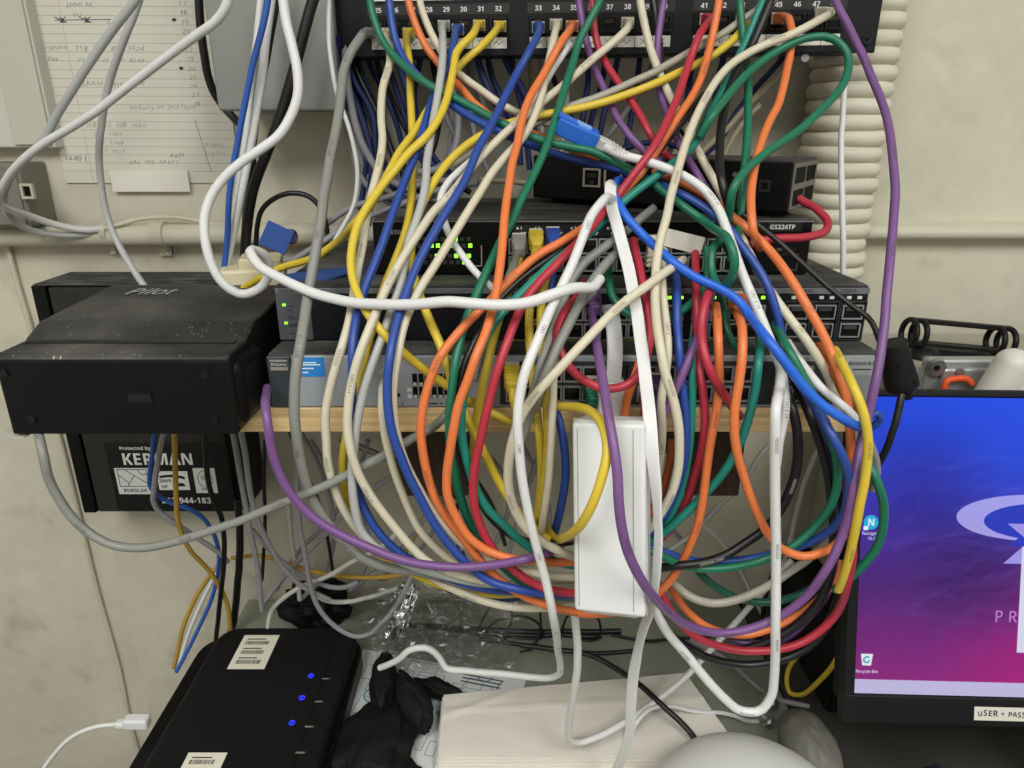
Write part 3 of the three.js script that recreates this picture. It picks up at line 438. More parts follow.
// ---------------------------------------------------------------- desk and what lies on it
const DY = 0.75;
{
  const t = thing('desk', 'grey green desk top against the wall', 'desk', [0, 0, 0]);
  obj('top', span(-0.352, 0.30, DY - 0.03, DY, 0.004, 0.75, 0.004), M(0x8b8f80, 0.55), t);
  for (const [x, z] of [[-0.32, 0.05], [0.27, 0.05], [-0.32, 0.7], [0.27, 0.7]]) obj('leg', span(x - 0.02, x + 0.02, 0, DY - 0.03, z - 0.02, z + 0.02, 0.002), mBlackMatte, t);
}
{
  const t = thing('modem', 'black modem lying flat on the desk with white barcode stickers', 'modem', [0, 0, 0]);
  const yt = 0.79, x0 = -0.361, x1 = -0.172, z0 = 0.1095, z1 = 0.37;
  const rr = (a, b, c, d, r) => { const s = new THREE.Shape(); s.moveTo(a + r, -b); s.lineTo(c - r, -b); s.quadraticCurveTo(c, -b, c, -b - r); s.lineTo(c, -d + r); s.quadraticCurveTo(c, -d, c - r, -d); s.lineTo(a + r, -d); s.quadraticCurveTo(a, -d, a, -d + r); s.lineTo(a, -b - r); s.quadraticCurveTo(a, -b, a + r, -b); return s; };
  const slab = (a, b, c, d, r, y, h, bev) => new THREE.ExtrudeGeometry(rr(a, b, c, d, r), { depth: h, bevelEnabled: true, bevelSize: bev, bevelThickness: bev, bevelSegments: 4, curveSegments: 10 }).rotateX(-Math.PI / 2).translate(0, y, 0);
  obj('base', slab(x0 + 0.003, z0 + 0.003, x1 - 0.003, z1, 0.03, DY + 0.004, 0.018, 0.003), BK(0x0b0b0c, 0.4), t);
  obj('lid', slab(x0 + 0.027, z0 + 0.006, x1 - 0.012, z1, 0.022, DY + 0.024, yt - DY - 0.03, 0.006), BK(0x131314, 0.62), t);
  const sticker = (cx, cz, w, d, rot, tall) => { const s = face(t, 'sticker', w, d, 0, 0, 0, 256, 200, (g, cw, ch) => { g.fillStyle = '#e6e3d0'; g.fillRect(0, 0, cw, ch); g.fillStyle = '#23221f'; for (let r = 0; r < 3; r++) { g.fillRect(40, 22 + r * 56, 130, 6); let x = 36; while (x < 200) { const a = 2 + rnd() * 5; g.fillRect(x, 36 + r * 56, a, 22); x += a + 2 + rnd() * 4; } } }, 0.6); s.rotation.x = -Math.PI / 2; s.position.set(cx, yt + 0.0006, cz); return s; };
  sticker((-0.2877 + -0.2875) / 2, (0.1268 + 0.1794) / 2, -0.2681 - -0.3084, 0.1794 - 0.1251);
  sticker(-0.2842, 0.2883 + 0.022, -0.27 - -0.3064, 0.044);
  obj('groove', bx(0.0012, 0.0006, 0.2, -0.2014 + 0.001, yt, 0.2233, 0), mDark, t);
  [[311, 675], [302, 698], [292, 723]].forEach((_, i) => {
    const [x, z] = [[-0.2144, 0.1898], [-0.2154, 0.2206], [-0.2162, 0.2529]][i];
    const b = obj('indicator', new THREE.TorusGeometry(0.0026, 0.0006, 6, 18).rotateX(Math.PI / 2).translate(x, yt + 0.0004, z), M(0x2030c0, 0.4, { emissive: 0x2a35ff, emissiveIntensity: 0.9 }), t);
    obj('bar', bx(0.0009, 0.0008, 0.0026, x, yt + 0.0006, z - 0.0005, 0), M(0x2030c0, 0.4, { emissive: 0x2a35ff, emissiveIntensity: 0.9 }), b);
  });
  [[-0.1963, 0.1941, 'Power'], [-0.1956, 0.226, 'US/DS'], [-0.1972, 0.2578, 'Online'], [-0.1974, 0.2883, '2.4GHz']].forEach(([x, z, s]) => { const q = face(t, 'legend', 0.011, 0.0032, 0, 0, 0, 128, 36, (g, w, h) => { g.fillStyle = '#1b1b1c'; g.fillRect(0, 0, w, h); g.fillStyle = '#b9b9b6'; g.font = 'bold 30px sans-serif'; g.fillText(s, 6, 29, 116); }, 0.6); q.rotation.x = -Math.PI / 2; q.position.set(x, yt + 0.0006, z); });
}
{
  const t = thing('ethernet_plug', 'white cable with a moulded plug reaching the modem from the left', 'cable', [0, 0, 0]);
  obj('lead', sweep([V(-0.4787, 0.7217, 0.27), V(-0.4541, 0.756, 0.262), V(-0.4321, 0.7775, 0.258), V(-0.4085, 0.7881, 0.256), V(-0.3859, 0.7909, 0.255)], 0.0022, 30, 8), cableMat('white'), t);
  obj('plug', [bx(0.024, 0.012, 0.012, -0.3675, 0.7924, 0.254, 0.003), bx(0.012, 0.008, 0.009, -0.3827, 0.7898, 0.254, 0.003)], mWhitePl, t);
}
{   // folded paper towels: a stack of sheets
  const t = thing('paper_towels', 'stack of folded cream paper towels on the desk', 'paper towels', [0, DY, 0]);
  const qb = dataTex(256, (u, v) => { const h = 128 + 100 * fbm(u * 60, v * 60, 4); return [cl(h), cl(h), cl(h)]; }, false, [2, 2]);
  const mT = M(0xe2ded3, 0.95, { bumpMap: qb, bumpScale: 0.0005 });
  const Q = [-0.0739, 0.1943, 0.1927, 0.1618, 0.2126, 0.2522];
  for (let k = 0; k < 6; k++) {
    const nx = 40, nz = 24, g = new THREE.PlaneGeometry(1, 1, nx, nz), p = g.attributes.position, u = g.attributes.uv, th = 0.0032;
    const zz = 0.2717 + (5 - k) * 0.0022 + (k % 3) * 0.001, sx = (rnd() - 0.5) * 0.004;
    const at = (a, b) => { const bx0 = Q[0] + (Q[2] - Q[0]) * a, bz0 = Q[1] + (Q[3] - Q[1]) * a; const x = bx0 + b * a * (Q[4] - Q[2]) * 1.6 + b * (1 - a) * 0.002; const z = bz0 + b * (zz - bz0); const fold = 0.0014 * Math.exp(-Math.pow((b - 0.28 - 0.05 * a) / 0.03, 2)) + 0.0014 * Math.exp(-Math.pow((a * 0.6 + b * 0.5 - 0.19) / 0.025, 2)) * (a < 0.3 ? 1 : 0); return [x + sx, (k + 0.5) * th + (k === 5 ? fold : 0) + 0.0006 * noise.noise(a * 6, b * 5, k), z]; };
    for (let i = 0; i < p.count; i++) { const a = u.getX(i), b = 1 - u.getY(i), q = at(a, b); p.setXYZ(i, q[0], q[1] + th * 0.4, q[2]); }
    g.computeVertexNormals(); const h = g.clone(), hp = h.attributes.position; for (let i = 0; i < hp.count; i++) hp.setY(i, hp.getY(i) - th * 0.82);
    const edge = []; const ring0 = []; for (let i = 0; i <= nx; i++) ring0.push(i); for (let j = 1; j <= nz; j++) ring0.push(j * (nx + 1) + nx); for (let i = nx - 1; i >= 0; i--) ring0.push(nz * (nx + 1) + i); for (let j = nz - 1; j > 0; j--) ring0.push(j * (nx + 1));
    const ep = [], ei = []; ring0.forEach((r) => { ep.push(p.getX(r), p.getY(r), p.getZ(r), hp.getX(r), hp.getY(r), hp.getZ(r)); }); const m = ring0.length; for (let i = 0; i < m; i++) { const a = i * 2, b = ((i + 1) % m) * 2; ei.push(a, b, a + 1, b, b + 1, a + 1); }
    const eg = new THREE.BufferGeometry(); eg.setAttribute('position', new THREE.Float32BufferAttribute(ep, 3)); eg.setAttribute('uv', new THREE.Float32BufferAttribute(new Float32Array(m * 4), 2)); eg.setIndex(ei); eg.computeVertexNormals();
    const mm = mT; obj('sheet', [g, h, eg], mm, t);
  }
}
{   // printed plan under the towels
  const tex = canvasTex(512, 512, (g, w, h) => {
    g.fillStyle = '#d9dcdc'; g.fillRect(0, 0, w, h); g.lineWidth = 2; g.strokeStyle = '#7a8288';
    for (let i = 0; i < 26; i++) { g.strokeRect(rnd() * w, rnd() * h, 20 + rnd() * 70, 16 + rnd() * 60); }
    for (let i = 0; i < 10; i++) { g.fillStyle = ['#5fb4d2', '#d9cf8a', '#8fcbe0'][i % 3]; g.save(); g.translate(rnd() * w, 120 + rnd() * h); g.rotate(-0.5); g.fillRect(0, 0, 70 + rnd() * 60, 12 + rnd() * 18); g.restore(); }
    g.strokeStyle = '#3f8fb0'; g.lineWidth = 4; for (let i = 0; i < 7; i++) { g.beginPath(); g.arc(rnd() * w, rnd() * h, 20 + rnd() * 30, 0, 4); g.stroke(); }
    g.fillStyle = '#4a4d52'; for (let r = 0; r < 3; r++) g.fillRect(330, 20 + r * 14, 120, 5);
  });
  const t = thing('printed_plan', 'sheet printed with a blue and yellow plan beside the paper towels', 'paper', [-0.0955 - 0.01, DY, 0.225]);
  t.rotation.y = -0.25; obj('sheet', bx(0.2, 0.0012, 0.2, 0, 0.0008, 0, 0), mPaper, t); obj('print', new THREE.PlaneGeometry(0.198, 0.198).rotateX(-Math.PI / 2).translate(0, 0.0016, 0), M(0xffffff, 0.85, { map: tex }), t);
}
// lumpy sheet bodies
function lump(rx, ry, rz, amp, fr, seed, det = 48, fine = 0) {
  const g = new THREE.SphereGeometry(1, det, Math.round(det * 0.7)), p = g.attributes.position;
  for (let i = 0; i < p.count; i++) {
    let x = p.getX(i), y = p.getY(i), z = p.getZ(i); const n = noise.noise(x * fr + seed, y * fr, z * fr), m = Math.abs(noise.noise(x * fr * 2.1, y * fr * 2.1 + seed, z * fr * 2.1)), q = Math.abs(noise.noise(x * fr * 4.5, y * fr * 4.5, z * fr * 4.5 + seed));
    const k = 1 + amp * (n * 1.2 - m * 0.9 - q * fine); y = Math.max(y * k, -0.55) ; p.setXYZ(i, x * k * rx, y * ry, z * k * rz);
  }
  g.computeVertexNormals(); return g;
}
{
  const t = thing('black_glove', 'crumpled black fabric glove lying beside the modem', 'glove', [-0.1408 + 0.008, DY + 0.0115, 0.2197]);
  const mF = BK(0x131314, 0.7);
  obj('palm', lump(0.042, 0.02, 0.062, 0.25, 1.5, 3.3, 56).rotateY(-0.2).translate(-0.004, 0, 0.036), mF, t);
  obj('finger', lump(0.0165, 0.022, 0.044, 0.2, 1.4, 8.1, 36).rotateY(0.55).translate(0.027, 0.012, -0.012), mF, t);
  obj('finger', lump(0.015, 0.02, 0.042, 0.2, 1.4, 5.1, 36).rotateY(0.1).translate(-0.006, 0.014, -0.038), mF, t);
  obj('cuff', lump(0.045, 0.012, 0.05, 0.25, 1.6, 1.7, 44).rotateY(-0.5).translate(0.004, -0.003, 0.09), mF, t);
  obj('thumb', lump(0.03, 0.01, 0.011, 0.25, 1.6, 6.6, 32).rotateY(-0.35).translate(0.05, 0.002, -0.04), mF, t);
}
{
  // thin crumpled film: a few bulging sheets with sharp creases
  const film = (w, h, seed, amp) => { w *= 1.2; h *= 1.2; amp *= 1.3; const g = new THREE.PlaneGeometry(w, h, 46, 40), p = g.attributes.position; for (let i = 0; i < p.count; i++) { const x = p.getX(i) / w, y = p.getY(i) / h; const r1 = 1 - Math.abs(noise.noise(x * 3.1 + seed, y * 3.1, seed)) * 2.2, r2 = 1 - Math.abs(noise.noise(x * 6.5, y * 6.5 + seed, 4.2)) * 2; p.setZ(i, amp * (Math.cos(x * 2.6) * Math.cos(y * 2.4) * 1.3 + r1 * 0.55 + r2 * 0.25)); } g.computeVertexNormals(); return g; };
  const t = thing('plastic_bag', 'crumpled clear plastic bag behind the modem', 'plastic bag', [-0.0751, DY + 0.034, 0.085]);
  const mB = PM(0xf4f5f5, 0.1, { transmission: 1, thickness: 0, ior: 1.5, side: THREE.DoubleSide });
  obj('front_film', film(0.15, 0.09, 3.3, 0.02).rotateX(-0.7).translate(0, 0.0, 0.012), mB, t);
  for (const [w, h, sd2, rx, ry, x, y, z] of [[0.09, 0.08, 7.9, -0.5, 0.5, -0.045, 0.012, 0.012], [0.08, 0.06, 15.2, -0.9, -0.5, 0.045, 0, 0.02], [0.07, 0.07, 22.4, -0.25, 0.2, -0.02, 0.016, 0.03], [0.06, 0.05, 31.7, -1.1, 0.9, -0.07, 0.004, 0.03], [0.07, 0.05, 40.1, -0.4, -0.3, 0.02, 0.004, 0.036]]) obj('fold', film(w, h, sd2, 0.02).rotateX(rx).rotateY(ry).translate(x, y, z), mB, t);
  obj('foil_strip', film(0.018, 0.055, 21.3, 0.006).rotateX(-0.4).rotateZ(-0.35).translate(-0.05, 0.036, 0.035), M(0xd8d8dc, 0.12, { metalness: 1, side: THREE.DoubleSide }), t);
}
{
  const t = thing('black_bag', 'crumpled black bag at the back of the desk behind the modem', 'bag', [-0.2439, DY + 0.02, 0.05]);
  obj('body', lump(0.042, 0.036, 0.03, 0.35, 1.7, 9.3, 56), BK(0x101011, 0.6), t);
}
{
  const t = thing('white_dome', 'smooth white domed plastic device at the bottom edge', 'device', [0.2056 - 0.001, DY, 0.372]);
  const pts = []; for (let i = 0; i <= 24; i++) { const a = i / 24 * Math.PI / 2; pts.push(new THREE.Vector2(Math.max(1e-4, 0.1 * Math.pow(Math.cos(a), 0.8)), 0.006 + 0.074 * Math.pow(Math.sin(a), 0.9))); }
  obj('shell', new THREE.LatheGeometry(pts, 64).scale(1, 1, 1.15), PM(0xe6e6e2, 0.4), t); obj('base', cyl(0.094, 0.096, 0.008, 0, 0.004, 0, 'y', 48).scale(1, 1, 1.15), M(0xc9c9c6, 0.5), t);
  obj('lead', sweep([V(0.055, 0.035, -0.05), V(0.075, 0.03, -0.06), V(0.1, 0.012, -0.05), V(0.12, 0.004, -0.03)], 0.002, 24, 8), cableMat('white'), t);
}
{
  const t = thing('coax_splitter', 'grey pouch with two metal coax connectors by the monitor', 'splitter', [0.2865, DY, 0.252]);
  obj('pouch', lump(0.026, 0.03, 0.046, 0.12, 1.2, 4.4, 44).translate(0.003, 0.017, 0.012), M(0x77766d, 0.6), t);
  for (const [a, b, c, q] of [[-0.03, 0.03, -0.012, 0.5], [-0.021, 0.036, -0.03, 0.5]]) { const k = obj('connector', [cyl(0.0072, 0.0072, 0.012, 0, 0, 0, 'y', 6), cyl(0.0055, 0.0055, 0.021, 0, 0.004, 0, 'y', 14), cyl(0.0014, 0.0014, 0.028, 0, 0.006, 0, 'y', 8)].map((g) => g.rotateZ(0.7).rotateY(q).translate(a, b, c)), mSteel, t); }
}
{
  const t = thing('black_case', 'low dark equipment case in the gap behind the monitor', 'case', [0.478, DY, 0.115]);
  obj('body', bx(0.285, 0.1, 0.17, 0, 0.05, 0, 0.004), mBlackMatte, t); obj('front_bezel', bx(0.28, 0.094, 0.006, 0, 0.05, 0.086, 0.002), BK(0x101011, 0.5), t);
  for (let i = 0; i < 5; i++) obj('slot', bx(0.2, 0.003, 0.002, 0, 0.03 + i * 0.012, 0.0895, 0), mDark, t);
}
tag(obj('side_table', [span(0.302, 1.3, 0.70, 0.75, 0.004, 0.75, 0.003), span(0.32, 0.36, 0, 0.70, 0.05, 0.7, 0.002), span(1.2, 1.24, 0, 0.70, 0.05, 0.7, 0.002)], M(0x3a3935, 0.6)), 'dark table continuing to the right under the monitor', 'table');

// ---------------------------------------------------------------- monitor
{
  const t = thing('monitor', 'black monitor showing a blue and magenta desktop', 'monitor', [0.2745, 0.876, 0.335]);
  t.rotation.order = 'YXZ'; t.rotation.y = -0.035; t.rotation.x = -0.29;
  const w = 0.5, h = 0.277, mB = BK(0x161718, 0.5);
  obj('bezel', [bx(w, 0.0055, 0.012, w / 2, h - 0.0027, -0.004, 0.0012), bx(w, 0.024, 0.014, w / 2, 0.012, -0.004, 0.0012), bx(0.0085, h, 0.012, 0.0042, h / 2, -0.004, 0.0012), bx(0.0085, h, 0.012, w - 0.0042, h / 2, -0.004, 0.0012)], mB, t);
  obj('back_cover', bx(w - 0.01, h - 0.01, 0.03, w / 2, h / 2, -0.02, 0.006), mBlackMatte, t);
  const sx0 = 0.009, sx1 = w - 0.009, sy0 = 0.0245, sy1 = h - 0.006, sw = sx1 - sx0, sh = sy1 - sy0;
  const S = 2600;                                     // canvas pixels per metre
  const tex = canvasTex(Math.round(sw * S), Math.round(sh * S), (g, W, H) => {
    const lg = g.createLinearGradient(0, 0, 0, H); lg.addColorStop(0, '#1c4be6'); lg.addColorStop(0.25, '#2a3cc4'); lg.addColorStop(0.45, '#452c9c'); lg.addColorStop(0.62, '#4f2578'); lg.addColorStop(0.8, '#75287c'); lg.addColorStop(1, '#9a2a80'); g.fillStyle = lg; g.fillRect(0, 0, W, H);
    const blob = (x, y, r, c) => { const q = g.createRadialGradient(x, y, 0, x, y, r); q.addColorStop(0, c); q.addColorStop(1, c.replace(/[\d.]+\)$/, '0)')); g.fillStyle = q; g.fillRect(0, 0, W, H); };
    blob(W * 0.42, H * 0.92, W * 0.3, 'rgba(215,25,130,0.75)'); blob(W * 0.2, H * 0.55, W * 0.14, 'rgba(45,18,80,0.6)'); blob(W * 0.12, H * 0.3, W * 0.12, 'rgba(30,25,120,0.5)'); blob(W * 0.36, H * 0.66, W * 0.13, 'rgba(80,20,80,0.5)'); blob(W * 0.3, H * 0.12, W * 0.25, 'rgba(40,90,255,0.5)');
    for (let i = 0; i < 260; i++) { const a = rnd(), b = rnd(); g.strokeStyle = 'rgba(160,120,255,0.035)'; g.lineWidth = 3 + rnd() * 14; g.beginPath(); const x = a * W * 0.7, y = H * (0.25 + b * 0.6); g.moveTo(x, y); g.bezierCurveTo(x + 60, y - 40 - rnd() * 60, x + 120, y + 30 - rnd() * 90, x + 160 + rnd() * 120, y - rnd() * 90); g.stroke(); }
    const mm = S / 1000;
    g.fillStyle = 'rgba(190,185,255,0.85)'; g.beginPath(); g.ellipse(136 * mm, 97 * mm, 60 * mm, 19 * mm, 0, 0, 7); g.fill();
    g.fillStyle = '#2a3cc4'; g.beginPath(); g.ellipse(146 * mm, 100 * mm, 48 * mm, 15 * mm, 0, 0, 7); g.fill(); g.beginPath(); g.moveTo(119 * mm, 120 * mm); g.lineTo(128 * mm, 112 * mm); g.lineTo(150 * mm, 112 * mm); g.lineTo(150 * mm, 120 * mm); g.fill();
    g.fillStyle = '#a79cf0'; g.beginPath(); g.moveTo(117 * mm, 102 * mm); g.lineTo(130 * mm, 102 * mm); g.lineTo(160 * mm, 126 * mm); g.lineTo(146 * mm, 126 * mm); g.fill(); g.beginPath(); g.moveTo(136 * mm, 115 * mm); g.lineTo(146 * mm, 122 * mm); g.lineTo(132 * mm, 135 * mm); g.lineTo(115 * mm, 135 * mm); g.fill();
    g.fillStyle = '#c58ae0'; g.font = '300 ' + 13 * mm + 'px sans-serif'; g.fillText('P', 110 * mm, 184 * mm); g.fillText('R', 121 * mm, 184 * mm);
    g.fillStyle = '#dfe0f4'; g.fillRect(129.5 * mm, 121 * mm, 200 * mm, 88 * mm);
    g.fillStyle = '#c6bfe6'; g.fillRect(0, H - 12 * mm, W, 12 * mm);
    g.fillStyle = '#28b4e0'; g.beginPath(); g.arc(8 * mm, 103 * mm, 6 * mm, 0, 7); g.fill(); g.fillStyle = '#eaf6ff'; g.font = 'bold ' + 8 * mm + 'px sans-serif'; g.fillText('N', 5 * mm, 106 * mm); g.fillRect(2 * mm, 106 * mm, 4 * mm, 3.6 * mm);
    g.font = 3.6 * mm + 'px sans-serif'; g.textAlign = 'center'; g.fillStyle = '#f2f2f8'; g.fillText('Navigator', 9 * mm, 113.5 * mm); g.fillText('16.0', 9 * mm, 117.5 * mm);
    g.fillStyle = '#e9f1f4'; g.beginPath(); g.moveTo(4 * mm, 213 * mm); g.lineTo(14 * mm, 213 * mm); g.lineTo(12.6 * mm, 223 * mm); g.lineTo(5.4 * mm, 223 * mm); g.fill(); g.strokeStyle = '#3aa0c8'; g.lineWidth = 1.2 * mm; g.beginPath(); g.arc(9 * mm, 218 * mm, 2.4 * mm, 0.3, 5.6); g.stroke();
    g.fillStyle = '#f2f2f8'; g.fillText('Recycle Bin', 9.5 * mm, 229 * mm);
  });
  obj('screen', plane(sw, sh, (sx0 + sx1) / 2, (sy0 + sy1) / 2, 0.0002), BK(0x020203, 0.35, { emissive: 0xffffff, emissiveMap: tex, emissiveIntensity: 0.72 }), t);
  const l = new THREE.RectAreaLight(0x6a48d8, 0.25, sw, sh); l.position.set((sx0 + sx1) / 2, (sy0 + sy1) / 2, 0.002); l.rotation.y = Math.PI; t.add(l);
  face(t, 'name_label', 0.052, 0.0115, 0.105 + 0.026, 0.0115, 0.0034, 420, 92, (g, W, H) => { g.fillStyle = '#d9d6ca'; g.fillRect(0, 0, W, H); g.fillStyle = '#1c2038'; let x = 22; for (const ch of 'USER + PASS') { g.font = 'bold ' + Math.round(46 + rnd() * 12) + 'px sans-serif'; g.save(); g.translate(x, 64 + (rnd() - 0.5) * 8); g.rotate((rnd() - 0.5) * 0.2); g.fillText(ch, 0, 0); g.restore(); x += g.measureText(ch).width * 0.92 + 4; } });
  obj('neck', bx(0.05, 0.11, 0.02, w / 2, -0.02, -0.045, 0.004), mB, t);
  for (const s of [-1, 1]) { const q = obj('foot', bx(0.026, 0.19, 0.014, 0, 0, 0, 0.004), mB, t); q.position.set(w / 2 - 0.09 + s * 0.045 - 0.02, -0.075, 0.01); q.rotation.z = 0.62 ; q.rotation.x = 0.6; }
}
// steel unit behind the monitor
{
  const t = thing('steel_unit', 'beige equipment unit with a shiny steel bracket behind the monitor', 'equipment', [0, 0, 0]);
  const x0 = 0.3661, yt = 1.1248;
  obj('case', span(x0, 0.62, 0.851, yt, 0.03, 0.165, 0.006), M(0xa3a092, 0.55), t);
  const bx0 = 0.3807, by = 1.1412;
  obj('bracket', [span(bx0, 0.6, 1.02, by, 0.165, 0.178, 0.004, 4), span(bx0 + 0.012, 0.6, 1.02, by - 0.007, 0.178, 0.184, 0.003, 3)], mTin, t);
  obj('screw', [cyl(0.0075, 0.009, 0.004, 0.3875, 1.1339, 0.181, 'z', 20)], mSteel, t); obj('screw_hole', [cyl(0.0026, 0.0026, 0.001, 0.3859, 1.1347, 0.1835, 'z', 14)], mDark, t); obj('rivet', [cyl(0.0036, 0.004, 0.003, 0.4066, 1.1314, 0.185, 'z', 16)], mSteel, t);
  obj('handle', sweep([V(0.3953, 1.1021, 0.19), V(0.3921, 1.1178, 0.19), V(0.3934, 1.1245, 0.19), V(0.3993, 1.1264, 0.19), V(0.4101, 1.1264, 0.19), V(0.4166, 1.1216, 0.19)], 0.003, 40, 8), M(0xe4572a, 0.5), t).userData.label = 'orange plastic handle';
}
{
  const t = thing('white_shell', 'white rounded plastic shell leaning on the steel bracket at the right edge', 'device', [0.4398, 1.1233, 0.205]);
  obj('shell', new RoundedBoxGeometry(0.066, 0.07, 0.03, 6, 0.0145).rotateZ(-0.35).translate(0.008, -0.004, 0), PM(0xd6d4ca, 0.4), t);
  obj('button', new THREE.SphereGeometry(1, 32, 20).scale(0.025, 0.03, 0.012).rotateZ(-0.5).translate(0.022, 0.004, 0.009), PM(0xdddbd2, 0.35), t);
}
{
  const c0 = V(0.3931, 1.1482, 0.115), c1 = V(0.4936, 1.1389, 0.115);
  const t = thing('tube_holder', 'black open tube holder on two rubber feet behind the monitor', 'holder', [c0.x, c0.y, c0.z]);
  t.rotation.z = Math.atan2(c1.y - c0.y, c1.x - c0.x); const L = c0.distanceTo(c1), R = 0.0135, mB = BK(0x1a1a1b, 0.4);
  for (const x of [0.001, 0.011, L - 0.012, L - 0.001]) obj('ring', new THREE.TorusGeometry(R, 0.0028, 8, 28).rotateY(Math.PI / 2).translate(x, 0, 0), mB, t);
  for (const [y, z, q] of [[R, 0, 0.0035], [-R * 0.5, R * 0.86, 0.0026], [-R * 0.75, -R * 0.66, 0.0028]]) obj('rail', bx(L, q * 1.4, q * 2, L / 2, y, z, 0.001), mB, t);
  obj('tray', bx(L * 0.8, 0.006, 0.02, L / 2, -R - 0.001, 0, 0.001), mB, t);
  for (const x of [L * 0.2, L * 0.72]) obj('foot', lump(0.0165, 0.013, 0.016, 0, 1, 1, 28).translate(x, -R - 0.0095, 0.006), BK(0x232324, 0.35), t);
}

